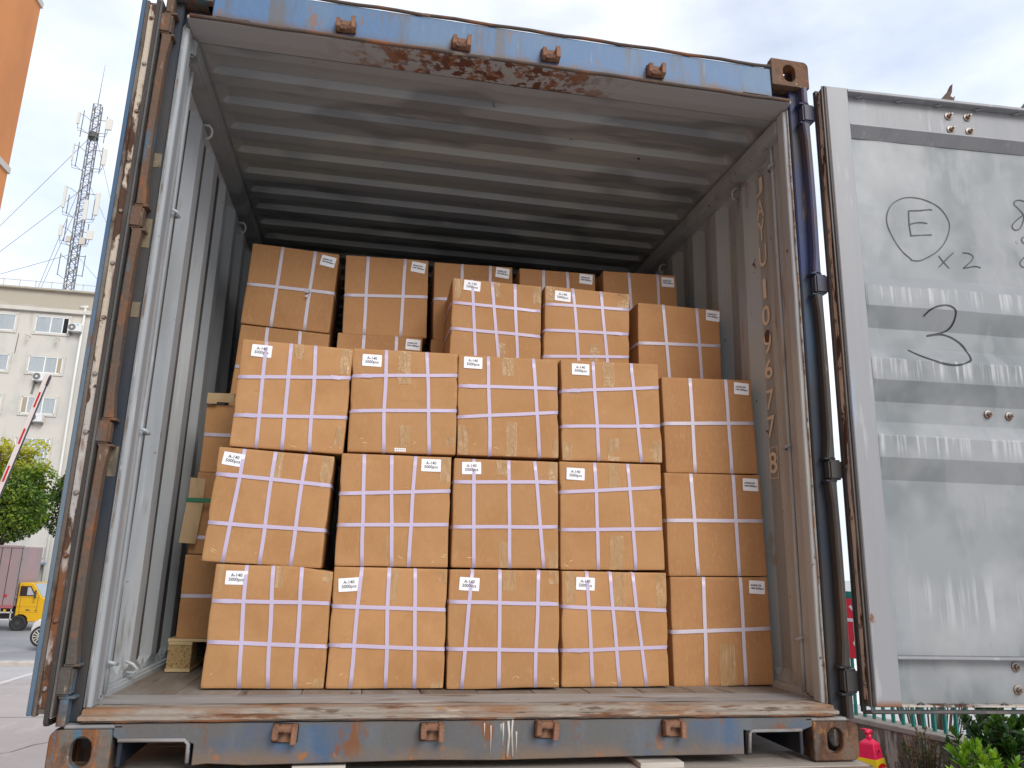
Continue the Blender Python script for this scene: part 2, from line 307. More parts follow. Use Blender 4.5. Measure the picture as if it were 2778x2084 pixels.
def stadium(cx, cz, w_, h_, n=7):
    r_ = w_ / 2; P = []
    for i in range(n + 1):
        a = math.pi * i / n; P.append((cx + r_ * math.cos(a), cz + (h_/2 - r_) + r_ * math.sin(a)))
    for i in range(n + 1):
        a = math.pi + math.pi * i / n; P.append((cx + r_ * math.cos(a), cz - (h_/2 - r_) + r_ * math.sin(a)))
    return P
def plate_hole(mb, outer, hole, y0, y1, axis='y'):
    """plate with one hole between two planes, ring of quads by nearest angular match"""
    cx = sum(p[0] for p in hole)/len(hole); cz = sum(p[1] for p in hole)/len(hole)
    n = 32
    def cast(poly, a):
        d = (math.cos(a), math.sin(a)); best = None
        for i in range(len(poly)):
            p, q = poly[i], poly[(i+1) % len(poly)]
            ex, ez = q[0]-p[0], q[1]-p[1]; den = d[0]*ez - d[1]*ex
            if abs(den) < 1e-12: continue
            t = ((p[0]-cx)*ez - (p[1]-cz)*ex)/den; s_ = ((p[0]-cx)*d[1] - (p[1]-cz)*d[0])/den
            if t > 0 and -1e-6 <= s_ <= 1+1e-6 and (best is None or t < best): best = t
        return (cx + d[0]*best, cz + d[1]*best)
    ang = [2*math.pi*i/n for i in range(n)] + [math.atan2(p[1]-cz, p[0]-cx) % (2*math.pi) for p in outer]
    ang = sorted(set(round(a, 6) for a in ang)); k = len(ang)
    O = [cast(outer, a) for a in ang]; I = [cast(hole, a) for a in ang]
    def P(p, y): return {'y': (p[0], y, p[1]), 'x': (y, p[0], p[1]), 'z': (p[0], p[1], y)}[axis]
    vs = [P(p, y0) for p in O] + [P(p, y0) for p in I] + [P(p, y1) for p in O] + [P(p, y1) for p in I]
    fs = []
    for i in range(k):
        j = (i+1) % k
        fs += [(i, j, k+j, k+i), (2*k+i, 2*k+j, 3*k+j, 3*k+i), (i, j, 2*k+j, 2*k+i), (k+i, k+j, 3*k+j, 3*k+i)]
    mb.add(vs, fs)
def rounded(x0, x1, z0, z1, r_, corners='abcd'):
    P = []
    for nm, cx, cz, a0, fx, fz in (('a', x1-r_, z1-r_, 0, x1, z1), ('b', x0+r_, z1-r_, 90, x0, z1), ('c', x0+r_, z0+r_, 180, x0, z0), ('d', x1-r_, z0+r_, 270, x1, z0)):
        if nm in corners:
            for i in range(5): P.append((cx + r_*math.cos(R(a0+22.5*i)), cz + r_*math.sin(R(a0+22.5*i))))
        else: P.append((fx, fz))
    return P
def casting(sx, z0, z1, m, ro):
    mb = MB()
    xs = sorted((sx*1.057, sx*1.217))
    zc = z0 + (.060 if z0 < 1 else .058)
    plate_hole(mb, rounded(xs[0], xs[1], z0, z1, .022, ro), stadium(sx*1.133, zc, .055, .079), -.004, .026)
    mb2 = [(.03, .176)]
    # side walls of the hollow casting; the outer one carries an aperture as well
    xo0, xo1 = sorted((sx*1.217, sx*1.189))
    plate_hole(mb, rounded(.022, .176, z0+.004, z1-.004, .01), stadium(.100, zc, .06, .08), xo0+.001, xo1, 'x')
    a, b = sorted((sx*1.058, sx*1.080)); mb.box(a, b, .022, .176, z0+.003, z1-.003)
    mb.box(xs[0]+.003, xs[1]-.003, .150, .174, z0+.003, z1-.003)
    a, b = sorted((sx*1.06, sx*1.21))
    if z0 < 1: mb.box(a, b, .02, .17, z1-.028, z1-.003)
    else:
        mb.box(a, b, .02, .17, z0+.003, z0+.026)
        plate_hole(mb, [(a, .02), (b, .02), (b, .17), (a, .17)], stadium(sx*1.133, .098, .062, .1), z1-.026, z1-.003, 'z')
    return mb.build('corner_casting', m, cont, bevel=.0035)
casting(-1, 0, .118, M['casting_blue'], 'bd' if False else 'b')
casting(1, 0, .118, M['casting'], 'ad')
casting(-1, 2.473, 2.591, M['casting_blue'], 'b')
casting(1, 2.473, 2.591, M['casting'], 'a')
# weld lip on top of each bottom casting
for sx in (-1, 1):
    a, b = sorted((sx*1.03, sx*1.185))
    MB().box(a, b, -.002, .10, .119, .130).build('weld_lip', M['threshold'], cont, bevel=.004)

# corner posts: navy recessed face, outer hinge bar, grey inner lining
for sx in (-1, 1):
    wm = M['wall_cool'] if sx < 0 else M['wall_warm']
    def pr(poly): return [(sx*x, y) for x, y in poly]
    LO = 1.154 if sx < 0 else 1.142
    post = MB().prism(pr([(LO,.026),(1.206,.026),(1.206,.155),(1.174,.155),(1.174,.089),(LO,.089)]), .131, 2.472, 'z').build('corner_post', M['navy'], cont, bevel=.004)
    MB().prism(pr([(LO-.022,.044),(LO-.0006,.034),(LO-.0006,.090),(LO-.022,.090)]), .166, 2.388, 'z').build('post_lining', M['post_grey'] if sx < 0 else wm, cont, bevel=.003)
    # worn edge bead along the lining
    pts = [(sx*(LO-.008+.0012*math.sin(k*1.7)), .034+.001*math.sin(k*2.3), .17+k*.0925) for k in range(25)]
    MB().tube(pts, .0030, 6).build('edge_bead', M['sill_lip'] if sx > 0 else M['threshold'], cont, smooth=True)
    # lashing bar: rounded vertical rod standing in the corner
    pts = [(sx*(1.149+.001*math.sin(k*1.1)), .192, .18+k*.104) for k in range(22)]
    MB().tube(pts, .0075, 10).build('lashing_bar', M['post_grey'] if sx < 0 else wm, cont, smooth=True)
    MB().prism(pr([(1.150,.0905),(1.172,.0905),(1.172,.262),(1.166,.262),(1.158,.19),(1.150,.18)]), .17, 2.36, 'z').build('corner_fillet', wm, cont, bevel=.003)
    for zz in (.36, 1.05, 2.22) if sx > 0 else (.27, .98, 1.75):
        MB().tube([(sx*1.142,.165,zz+.004),(sx*1.128,.17,zz),(sx*1.126,.20,zz-.006),(sx*1.150,.214,zz-.004)], .0055, 7).build('lashing_stud', wm, cont, smooth=True)
    # hinge bar, slightly bowed, with gaps where the hinge knuckles sit
    hz = [(.206,.281),(.908,.978),(1.602,1.676),(2.318,2.394)]
    segs = []; z = .128
    for a, b in hz: segs.append((z, a-.008)); z = b + .008
    segs.append((z, 2.47))
    bm_ = M['rust_bar'] if sx < 0 else M['blue_bar']
    for (a, b) in segs:
        mb = MB(); n = 8 if b-a > .3 else 2
        def fn(u, v, a=a, b=b):
            t = v; zz = a + (b-a)*t
            bow = .006*math.sin(math.pi*t)*(1 if b-a > .3 else 0)
            flare = .006*(max(0, 1-abs(t)*14) + max(0, 1-abs(1-t)*14))*(1 if b-a > .1 else 0)
            P = [(1.180-flare,.024),(1.180-flare,-.006),(1.186-flare,-.012),(1.199+flare*.3,-.012),(1.204,-.006),(1.204,.024)]
            k = int(u); return (sx*(P[k][0]+bow*.6), P[k][1], zz)
        mb.grid(fn, list(range(6)), [i/n for i in range(n+1)])
        mb.build('hinge_bar', bm_, cont, smooth=False)
    for (a, b) in hz:
        h = MB().box(min(sx*1.176, sx*1.226), max(sx*1.176, sx*1.226), -.016, .022, a, b)
        ho = h.build('hinge', M['rust_bar'] if sx < 0 else M['blue_bar'], cont, bevel=.006, seg=2)
        MB().box(min(sx*1.164, sx*1.206), max(sx*1.164, sx*1.206), -.009, .027, b+.001, b+.008).build('hinge_lug', M['rust_bar'] if sx < 0 else M['navy'], ho, bevel=.001)
        MB().box(min(sx*1.164, sx*1.206), max(sx*1.164, sx*1.206), -.009, .027, a-.008, a-.001).build('hinge_lug', M['rust_bar'] if sx < 0 else M['navy'], ho, bevel=.001)
for zz, hh in ((1.86, .05), (1.60, .10), (.86, .09), (1.34, .05)):
    MB().box(-1.180, -1.156, .0245, .0255, zz-hh/2, zz+hh/2).build('tape_scrap', M['old_tape'], cont)

# header
mb = MB().prism([(0,2.410),(.004,2.545),(.03,2.556),(.08,2.556),(.085,2.412)], -1.056, 1.056, 'x')
hd = mb.build('header', M['blue_header'], cont, bevel=.004)
pts = [(-1.125+2.25*k/30, -.004+.0015*math.sin(k*2.1), 2.4035+.001*math.sin(k*1.3)) for k in range(31)]
MB().tube(pts, .0075, 8).build('drip_edge', M['drip'], hd, smooth=True)
pts = [(-1.054+2.108*k/30, .002, 2.552+.002*math.sin(k*1.7)) for k in range(31)]
MB().tube(pts, .0065, 8).build('top_bead', M['drip'], hd, smooth=True)
MB().prism([(-.001,2.4095),(-.001,2.396),(.075,2.3895),(.12,2.3895),(.12,2.4095)], -1.135, 1.135, 'x').build('header_underside', M['soffit'], hd, bevel=.002)
for sx in (-1, 1):
    a, b = sorted((sx*1.050, sx*1.205)); MB().box(a, b, .06, .15, 2.3985, 2.4725).build('corner_gusset', M['navy'], hd, bevel=.003)
    a, b = sorted((sx*.93, sx*1.04)); MB().prism([(-.004,2.4165),(.002,2.419),(.002,2.416),(-.004,2.4145)], a, b, 'x').build('bent_flap', M['drip'], hd)
def keeper(x, z, rot, seed, par):
    r_ = random.Random(seed); k = part('cam_keeper', par, (x, -.003, z), (0, rot, 0)); 
    return k
def keeper_mesh(flip, seed):
    r_ = random.Random(seed); mb = MB(); f = 1 if not flip else -1
    # back plate, two cheeks and a rounded saddle between them
    mb.box(-.036, .036, -.004, .0, -.026, .026)
    for s in (-1, 1):
        j = r_.uniform(-.003, .003)
        mb.prism([(-.032-j, f*-.020), (-.003, f*-.026), (-.003, f*.024), (-.034+j, f*.014 if s < 0 else f*.026)], s*.034, s*.018, 'x')
    mb.box(-.020, .020, -.022, -.003, f*-.022 if f > 0 else .004, f*-.004 if f > 0 else .022)
    return mb
for i, (x, z) in enumerate([(-.595,.105),(-.177,.105),(.168,.107),(.574,.106)]):
    o = keeper_mesh(True, i).build('cam_keeper', M['bracket'], cont, bevel=.004, seg=2); o.location = (x, -.006, z); o.rotation_euler = (0, R([2,-1,3,0][i]), 0)
for i, (x, z) in enumerate([(-.600,2.447),(-.185,2.444),(.150,2.449),(.565,2.446)]):
    o = keeper_mesh(False, 10+i).build('cam_keeper', M['bracket'], hd, bevel=.004, seg=2); o.location = (x, -.003, z); o.rotation_euler = (0, R([-3,2,-2,1][i]), 0)

# sill with forklift notches
outl = [(-1.056,.132),(-1.056,.100),(-1.030,.084),(-.866,.084),(-.842,.078),(-.842,.022),(-.80,.026),(-.70,.020),(-.2,.025),(.02,.021),(.5,.025),(.815,.024),(.815,.096),(.842,.090),(1.012,.090),(1.056,.104),(1.056,.132)]
mb = MB(); mb.prism(outl, -.002, .012, 'y')
sill = mb.build('sill', M['blue_sill'], cont, bevel=.0025)
for a, b in ((-1.030,-.862),(.838,1.012)):
    MB().box(a-.012, a, .004, .30, .02, .092).box(b, b+.012, .004, .30, .02, .092).box(a-.012, b+.012, .004, .30, .0925, .104).build('fork_pocket', M['navy'], sill, bevel=.002)
    MB().tube([(a-.01,-.003,.090),(b-.004,-.003,.0885),(b+.006,-.003,.078),(b+.008,-.003,.03)] if a < 0 else [(b+.004,-.003,.094),(a+.006,-.003,.0935),(a-.002,-.003,.086),(a-.006,-.003,.03)], .0055, 6).build('pocket_edge', M['threshold'], sill, smooth=True)
pts = [(-1.14+2.28*k/40, -.002+.001*math.sin(k*1.9), .140+.0012*math.sin(k*2.7)) for k in range(41)]
MB().tube(pts, .006, 7).build('sill_groove', M['drip'], sill, smooth=True)
mb = MB()
xs = [-1.15+2.30*k/60 for k in range(61)]
pf = [(.012,.1400),(-.007,.1405),(-.009,.1425),(-.009,.1500),(-.0075,.1515),(.020,.1535),(.0215,.1610),(.030,.1655),(.09,.1675)]
mb.grid(lambda u, v: (u, pf[v][0]+.0015*noise.noise((u*9,v,0)), pf[v][1]+.0018*noise.noise((u*7,v*3,4))), xs, list(range(9)))
mb.build('sill_lip', M['sill_lip'], sill)
MB().grid(lambda u, v: (u, v, .1685+.0012*noise.noise((u*5, v*9, 1))), xs, [.085,.12,.15,.18,.215,.245]).build('threshold_plate', M['threshold'], cont, smooth=True)
mb = MB(); mb.tube([(.052,-.004,.13),(.056,-.004,.09),(.051,-.004,.03)], .004, 6); mb.tube([(.066,-.0035,.133),(.064,-.0035,.10),(.068,-.0035,.03)], .003, 6)
mb.build('weld_seam', M['offcut'], sill, smooth=True)
# white drips beside the seam
for k, (x, z0, z1, r_) in enumerate([(.037,.125,.060,.0022),(.030,.122,.098,.0016),(.0,.118,.035,.0015),(-.02,.125,.085,.0016),(.078,.10,.04,.002)]):
    MB().tube([(x,-.0025,z0),(x+.001,-.0025,(z0+z1)/2),(x,-.0025,z1)], [r_*1.6, r_, r_*.5], 5).build('paint_drip', M['offcut'], sill, smooth=True)
MB().box(-1.18, 1.18, .3, LEN, .10, .135).build('underframe', M['deck_frame'], cont)
for k in range(10): MB().box(-1.17, 1.17, .45+.58*k, .50+.58*k, .035, .10).build('cross_member', M['navy'], cont)
# floor boards
fl = part('floor', cont)
nb = 12; bw = 2.32/nb
for k in range(nb):
    x0 = -1.16 + k*bw
    z = .1655 + rng.uniform(-.0012, .0012)
    MB().box(x0+.0012, x0+bw-.0012, .2465, LEN-.05, .137, z).build('floor_board', M['plank'], fl, bevel=.0015)
# roof
FL = [0.0, .055, .078, .132, .155]
def roof_prof(y):
    if y < .166: return 0.0
    t = (y - .105) % .1915
    if t < .065: return 0.0
    if t < .079: return (t-.065)/.014
    if t < .1765: return 1.0
    return 1 - min(1, (t-.1765)/.015)
ys = [.122]
k = 0
while True:
    b_ = .105 + .1915*k
    if b_ > LEN-.2: break
    ys += [] if k == 0 else [b_+.0001]
    ys += [b_+.065, b_+.072, b_+.079, b_+.1765, b_+.184]; k += 1
ys.append(LEN)
xs = [-1.135, -1.108, -1.10, -1.09, -1.08, -1.072, -1.0] + [-1.0+2.0*i/16 for i in range(1, 16)] + [1.0, 1.072, 1.08, 1.09, 1.10, 1.108, 1.135]
def ends(x):
    t = min(1, max(0, (1.108-abs(x))/.035)); return t*t*(3-2*t)
MB().grid(lambda u, v: (u, v, 2.3905 + .026*roof_prof(v)*ends(u) + .003*noise.noise((u*1.7, v*1.3, 2))), xs, ys).build('roof', M['roof'], cont)
MB().grid(lambda u, v: (u, v, 2.445), [-1.15, 1.15], [.13, LEN]).build('roof_skin', M['blue_header'], cont)
for sx in (-1, 1):
    wm = M['wall_cool'] if sx < 0 else M['wall_warm']
    a, b = sorted((sx*1.118, sx*1.205))
    MB().box(a, b, .094, LEN, 2.315, 2.3885).build('roof_rail', M['roof'] if sx < 0 else wm, cont, bevel=.008, seg=2)
    a, b = sorted((sx*1.150, sx*1.205))
    MB().box(a, b, .158, LEN, .15, .188).build('floor_rail', wm, cont, bevel=.008, seg=2)
    # corrugated side wall
    prof = [(.2, 1.170)]; y = .298
    while y < LEN-.3:
        prof += [(y, 1.170), (y+.062, 1.206), (y+.134, 1.206), (y+.200, 1.170), (y+.272, 1.170)] ; y += .272
    prof.append((LEN, 1.170))
    zs = [.189, .20, .23, .5, .9, 1.3, 1.7, 2.1, 2.27, 2.298, 2.307, 2.316]
    rs = random.Random(3+sx); dents = [(rs.uniform(.3,1.6), rs.uniform(.4,2.1), rs.uniform(.08,.2), rs.uniform(.002,.007)) for _ in range(8)]
    def wx(y, x, z):
        e = min(1, max(0, (z-.189)/.04))*min(1, max(0, (2.316-z)/.018)); xx = 1.178 + (x-1.178)*e
        for dy, dz, dr, da in dents:
            d = math.hypot(y-dy, (z-dz)*.6)/dr; xx -= da*math.exp(-d*d)
        return sx*xx
    P2 = []
    for i in range(len(prof)-1):
        (y0, x0), (y1, x1) = prof[i], prof[i+1]
        if y1-y0 > 1e-6: P2 += [(y0, x0), ((y0+y1)/2, (x0+x1)/2)]
    P2.append(prof[-1])
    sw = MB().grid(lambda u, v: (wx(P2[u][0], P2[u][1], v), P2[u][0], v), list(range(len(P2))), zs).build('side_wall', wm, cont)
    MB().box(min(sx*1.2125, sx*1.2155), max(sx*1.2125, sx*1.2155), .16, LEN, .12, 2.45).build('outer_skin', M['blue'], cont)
    # rope rings under the roof rail and along the floor
    for yy, zz in ((.52, 2.27), (1.42, 2.26), (2.6, 2.26)):
        MB().tube([(sx*1.168, yy-.014, zz+.02), (sx*1.146, yy-.01, zz+.022), (sx*1.136, yy-.004, zz+.012), (sx*1.134, yy, zz), (sx*1.137, yy+.005, zz-.016), (sx*1.148, yy+.008, zz-.026), (sx*1.17, yy+.01, zz-.024)], .0052, 7).build('rope_ring', wm, cont, smooth=True)
    MB().tube([(sx*1.168,.44,.245),(sx*1.145,.445,.235),(sx*1.128,.45,.218),(sx*1.14,.455,.206),(sx*1.165,.46,.207)], .0052, 7).build('rope_ring', wm, cont, smooth=True)
MB().box(-1.2, 1.2, LEN, LEN+.03, .1, 2.45).build('end_wall', M['wall_cool'], cont)
# serial number painted down the right wall, in the first outer flute
for ch, zt, zb in (('J',2.303,2.215),('A',2.203,2.104),('Y',2.104,1.999),('U',1.985,1.878),('1',1.831,1.732),('0',1.709,1.611),('9',1.589,1.486),('6',1.472,1.378),('7',1.341,1.248),('7',1.230,1.131),('8',1.080,.982)):
    zc = (zt+zb)/2 - .012; d_ = .0
    me = text_mesh(ch, 1.0, 'CENTER', 1.0, .012); vs = [v.co for v in me.vertices]
    hx = max(v.x for v in vs)-min(v.x for v in vs); hy = max(v.y for v in vs)-min(v.y for v in vs)
    cx = (max(v.x for v in vs)+min(v.x for v in vs))/2; cy = (max(v.y for v in vs)+min(v.y for v in vs))/2
    wd = .026 if ch == '1' else .062
    for v in me.vertices:
        X_ = (v.co.x-cx)*wd/hx; Z_ = (v.co.y-cy)*(zt-zb)*.90/hy
        yy = .397 - X_; zz = zc + Z_
        v.co = (wx(yy, 1.206, zz)-.006, yy, zz)
    link('serial_number', me, M['cream_paint'], cont)
fr = MB()
for (a, b, c, d) in ((.366,.369,.955,1.083),(.426,.429,.955,1.083),(.369,.426,1.080,1.083),(.369,.426,.955,.958)):
    fr.box(1.197, 1.1985, a, b, c, d)
fr.build('check_digit_frame', M['cream_paint'], cont)
# worn bare patch on the damaged digit
MB().grid(lambda u, v: (1.1985-.001*noise.noise((u*60,v*60,1)), 0.397+.020*math.cos(u)*v*(1+.4*noise.noise((math.cos(u)*2,math.sin(u)*2,3))), 1.555+.030*math.sin(u)*v*(1+.4*noise.noise((math.cos(u)*2,math.sin(u)*2,9)))), [2*math.pi*i/14 for i in range(15)], [.02,.5,1]).build('paint_chip', M['casting'], cont)

# ------------------------------------------------------------------ doors (inner face at local -y)
ZP = [(2.2555,-.014),(1.683,-.014),(1.630,-.044),(1.552,-.044),(1.473,-.014),(1.402,-.014),(1.347,-.044),(1.271,-.044),(1.195,-.014),(1.122,-.014),(1.066,-.044),(.990,-.044),(.913,-.014),(.328,-.014)]
def door_y(z):
    for (a, ya), (b, yb) in zip(ZP, ZP[1:]):
        if b <= z <= a: return ya + (yb-ya)*(a-z)/(a-b)
    return -.014
DW = 1.165
def build_door(sx, loc, rz, label):
    d = part('door', cont, loc, (0, 0, rz)); d['label'] = label
    X = lambda a, b: (min(sx*a, sx*b), max(sx*a, sx*b))
    # panel with three proud horizontal ridges, gently oil-canned
    zz = []
    for (a, _), (b, _) in zip(ZP, ZP[1:]):
        n = 14 if a-b > .3 else 2
        zz += [a+(b-a)*i/n for i in range(n)]
    zz.append(ZP[-1][0])
    xs_ = [.146, .152, .158] + [.166+.90*i/40 for i in range(41)]
    def f(u, v):
        e = min(1, (u-.146)/.05)*min(1, (1.066-u)/.05)
        return (sx*u, -.014+(door_y(v)+.014)*max(0, min(1, (u-.140)/.02)) + .0065*e*noise.noise((u*3.1+sx, v*2.6, 7)) + .002*noise.noise((u*9, v*8, 3))*e, v)
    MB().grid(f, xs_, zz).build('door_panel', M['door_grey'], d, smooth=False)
    for a, b in ((.058,.148),(1.063,1.155)):
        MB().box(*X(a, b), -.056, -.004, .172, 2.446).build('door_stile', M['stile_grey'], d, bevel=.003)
    # top rail: ledge, recessed web, lower flange
    MB().box(*X(.1485,1.0625), -.055, -.010, 2.432, 2.445).build('top_rail_ledge', M['stile_grey'], d, bevel=.002)
    MB().box(*X(.1485,1.0625), -.020, -.006, 2.262, 2.4315).build('top_rail_web', M['stile_grey'], d)
    MB().box(*X(.1485,1.0625), -.054, -.0205, 2.288, 2.294).build('top_rail_flange', M['stile_grey'], d)
    MB().prism([(-.054,2.2875),(-.020,2.2875),(-.016,2.252)], *X(.1485,1.0625), 'x').build('rail_return', M['stile_grey'], d)
    # bottom rail
    MB().box(*X(.1485,1.0625), -.052, -.006, .318, .327).build('bottom_rail_ledge', M['stile_grey'], d, bevel=.002)
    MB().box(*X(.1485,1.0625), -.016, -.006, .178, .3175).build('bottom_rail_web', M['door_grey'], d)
    MB().box(*X(.1485,1.0625), -.055, -.006, .172, .1775).build('bottom_rail_lip', M['cream'], d, bevel=.0015)
    MB().box(*X(.036, 1.163), -.002, .004, .166, 2.45).build('outer_skin', M['gasket_grey'] if sx < 0 else M['blue_edge'], d)
    # hinge-side edge: blue angle, worn lip, cream retaining strip with bolts, rubber fins
    MB().box(*X(.030 if sx < 0 else .049,.0575), -.0595 if sx < 0 else -.0545, -.0475, .172, 2.447).build('edge_angle', M['blue_edge'] if sx < 0 else M['gasket'], d, bevel=.002)
    MB().box(*X(.036 if sx < 0 else .044,.0575), -.047, -.037, .170, 2.44).build('edge_lip', M['brown_edge'], d)
    mb = MB(); rr = random.Random(8)
    mb.grid(lambda u, v: (sx*(.0425+.0025*noise.noise((v*9, u*40, 1))), u, v), [-.0365, -.030, -.022, -.0155], [.19+2.24*i/60 for i in range(61)])
    mb.build('retaining_strip', M['cream'], d)
    MB().box(*X(.0455,.0575), -.0365, -.0155, .175, 2.44).build('strip_backing', M['brown_edge'], d)
    for i in range(13):
        z = .24 + i*.178
        MB().lathe([(.007,-.003),(.007,.003),(.004,.006)], (sx*.0405, -.025, z), 8, 'x').build('rivet', M['bolt'], d, bevel=0)
    # gasket fins run round the perimeter
    def fin(x_in, y0, y1, wob, name, mt, th):
        zb, zt = .146 + (x_in-.036), 2.452 - x_in*.1
        P = [(x_in, zt), (x_in, zb), (DW-x_in, zb), (DW-x_in, zt)]
        mb = MB()
        for (xa, za), (xb, zb_) in zip(P, P[1:]):
            n = 22
            pts = []
            for i in range(n+1):
                t = i/n; x = xa+(xb-xa)*t; z = za+(zb_-za)*t
                wv = wob*noise.noise((x*6+sx, z*5, y0*90))
                vert = abs(xa-xb) < 1e-6
                pts.append((x+(wv if vert else 0), z+(0 if vert else wv)))
            vs = []
            for (x, z) in pts:
                vert = abs(xa-xb) < 1e-6; s = (1 if xa < .5 else -1)
                if vert: vs += [(sx*(x-s*th/2), y0, z), (sx*(x-s*th/2), y1, z), (sx*(x+s*th/2), y1, z), (sx*(x+s*th/2), y0, z)]
                else: vs += [(sx*x, y0, z-th/2), (sx*x, y1, z-th/2), (sx*x, y1, z+th/2), (sx*x, y0, z+th/2)]
            mb.add(vs, [(4*i+j, 4*i+(j+1)%4, 4*i+4+(j+1)%4, 4*i+4+j) for i in range(n) for j in range(4)] + [(0,1,2,3), (4*n,4*n+3,4*n+2,4*n+1)])
        return mb.build(name, mt, d, smooth=False)
    fin(.041, -.0150, -.0030, .0025, 'gasket_outer_fin', M['gasket'], .012)
    if sx > 0:
        fin(.047, -.0490, -.0455, .001, 'gasket_inner_fin', M['gasket_grey'], .008)
    return d
DX = 1.189
rd = build_door(1, (DX, -.012, 0), R(-3.0), 'grey inner side of the right door swung wide open, marked E x2 and 3 in marker')
ld = build_door(-1, (-1.216, -.058, -.014), R(-90.0-1.0), 'left door folded back along the container side, seen edge-on with peeling cream strip')
def bolt_nut(x, z, y, s=1.0, par=rd):
    o = MB().lathe([(.016*s,-.0005),(.016*s,-.004),(.011*s,-.005)], (0,0,0), 14, 'y').lathe([(.0095*s,-.004),(.0095*s,-.013)], (0,0,0), 6, 'y').lathe([(.0055*s,-.012),(.0055*s,-.022),(.004*s,-.024)], (0,0,0), 10, 'y').build('bolt', M['bolt'], par)
    o.location = (x+1.212-DX, y, z)
for x, z in ((.577,2.392),(.660,2.396),(.580,2.332),(.662,2.332)): bolt_nut(x, z, -.020, 1.05)
for x, z in ((.592,1.168),(.676,1.165)): bolt_nut(x, z, -.016, .95)
for x, z in ((.578,.295),(.576,.222),(.90,.295),(.90,.222)): bolt_nut(x, z, -.016, 1.05)
for i in range(6):
    MB().tube([(.205+.172*i-.014,-.030,2.4315),(.205+.172*i,-.034,2.424),(.205+.172*i+.014,-.038,2.4315)], .003, 6).build('weld_bead', M['stile_grey'], rd, smooth=True)
    MB().tube([(.22+.15*i-.012,-.045,.1785),(.22+.15*i,-.045,.184),(.22+.15*i+.012,-.045,.1785)], .0035, 6).build('weld_bead', M['gasket_grey'], rd, smooth=True)
# locking rod on the far side of the right door, its forked cam standing above the edge
for xr in (.637, 1.0):
    MB().tube([(xr,.030,.20),(xr,.030,2.46)], .0165, 10).build('lock_rod', M['rust_bar'], rd, smooth=True)
    MB().prism([(xr-.040,2.492),(xr-.014,2.512),(xr+.018,2.548),(xr+.036,2.582),(xr+.028,2.540),(xr+.018,2.520),(xr+.030,2.514),(xr+.040,2.524),(xr+.032,2.498),(xr+.022,2.452),(xr-.018,2.452),(xr-.016,2.488)], .018, .042, 'y').build('lock_cam', M['rust_bar'], rd, bevel=.003)
# marker writing on the door: ribbons that follow the ridges
def ink(strokes, wd=.0042):
    for st in strokes:
        pts = []
        for i in range(len(st)):
            p0 = st[max(i-1,0)]; p1 = st[i]; p2 = st[min(i+1,len(st)-1)]; p3 = st[min(i+2,len(st)-1)]
            if i == len(st)-1: pts.append(p1); break
            for k in range(6):
                t = k/6
                pts.append(tuple(.5*((2*p1[a])+(-p0[a]+p2[a])*t+(2*p0[a]-5*p1[a]+4*p2[a]-p3[a])*t*t+(-p0[a]+3*p1[a]-3*p2[a]+p3[a])*t**3) for a in (0,1)))
        vs = []; n = len(pts)
        for i, (x, z) in enumerate(pts):
            wq = wd*(1+.45*noise.noise((x*25, z*25, 4)))
            a = pts[max(i-1,0)]; b = pts[min(i+1,n-1)]; tx, tz = b[0]-a[0], b[1]-a[1]; l_ = math.hypot(tx, tz) or 1
            nx, nz = -tz/l_*wq/2, tx/l_*wq/2
            for s in (-1, 1):
                X_, Z_ = x+s*nx-DX, z+s*nz
                e = min(1, (X_-.146)/.05)*min(1, (1.066-X_)/.05)
                yy = -.014+(door_y(Z_)+.014) + .0065*e*noise.noise((X_*3.1+1, Z_*2.6, 7)) + .002*noise.noise((X_*9, Z_*8, 3))*e
                vs.append((X_, yy-.0022, Z_))
        MB().add(vs, [(2*i,2*i+1,2*i+3,2*i+2) for i in range(n-1)]).build('marker_writing', M['marker'], rd)
ink([[(1.566,1.759),(1.530,1.792),(1.500,1.840),(1.480,1.890),(1.481,1.935),(1.505,1.980),(1.550,2.010),(1.600,2.018),(1.655,2.010),(1.705,1.985),(1.735,1.940),(1.738,1.900),(1.715,1.845),(1.675,1.800),(1.625,1.768),(1.592,1.755),(1.562,1.757)]], .0036)
ink([[(1.575,1.961),(1.620,1.966),(1.665,1.974),(1.672,1.970)],[(1.574,1.962),(1.571,1.905),(1.574,1.856)],[(1.568,1.902),(1.600,1.913),(1.630,1.916),(1.648,1.914)],[(1.573,1.857),(1.610,1.862),(1.662,1.868)]], .0042)
ink([[(1.679,1.783),(1.697,1.758),(1.719,1.734)],[(1.744,1.801),(1.712,1.772),(1.675,1.735)],[(1.782,1.803),(1.808,1.803),(1.826,1.792),(1.818,1.775),(1.796,1.755),(1.779,1.740),(1.800,1.745),(1.832,1.752),(1.854,1.748)]], .0036)
ink([[(1.573,1.524),(1.598,1.549),(1.637,1.566),(1.675,1.568),(1.697,1.550),(1.696,1.515),(1.679,1.485),(1.645,1.468),(1.592,1.455),(1.640,1.464),(1.684,1.456),(1.722,1.434),(1.745,1.404),(1.746,1.371),(1.728,1.356),(1.690,1.342),(1.655,1.339),(1.615,1.345),(1.572,1.360),(1.535,1.377),(1.507,1.395)]], .0058)
for dx, dz in ((0, 0), (.012, -.155)):
    ink([[(2.036+dx,2.029+dz),(2.040+dx,2.045+dz),(2.062+dx,2.052+dz),(2.088+dx,2.044+dz),(2.094+dx,2.022+dz),(2.072+dx,1.992+dz),(2.040+dx,1.966+dz),(2.016+dx,1.940+dz),(2.024+dx,1.922+dz),(2.048+dx,1.930+dz),(2.066+dx,1.962+dz),(2.070+dx,1.990+dz),(2.052+dx,2.015+dz),(2.036+dx,2.029+dz)]], .0036)

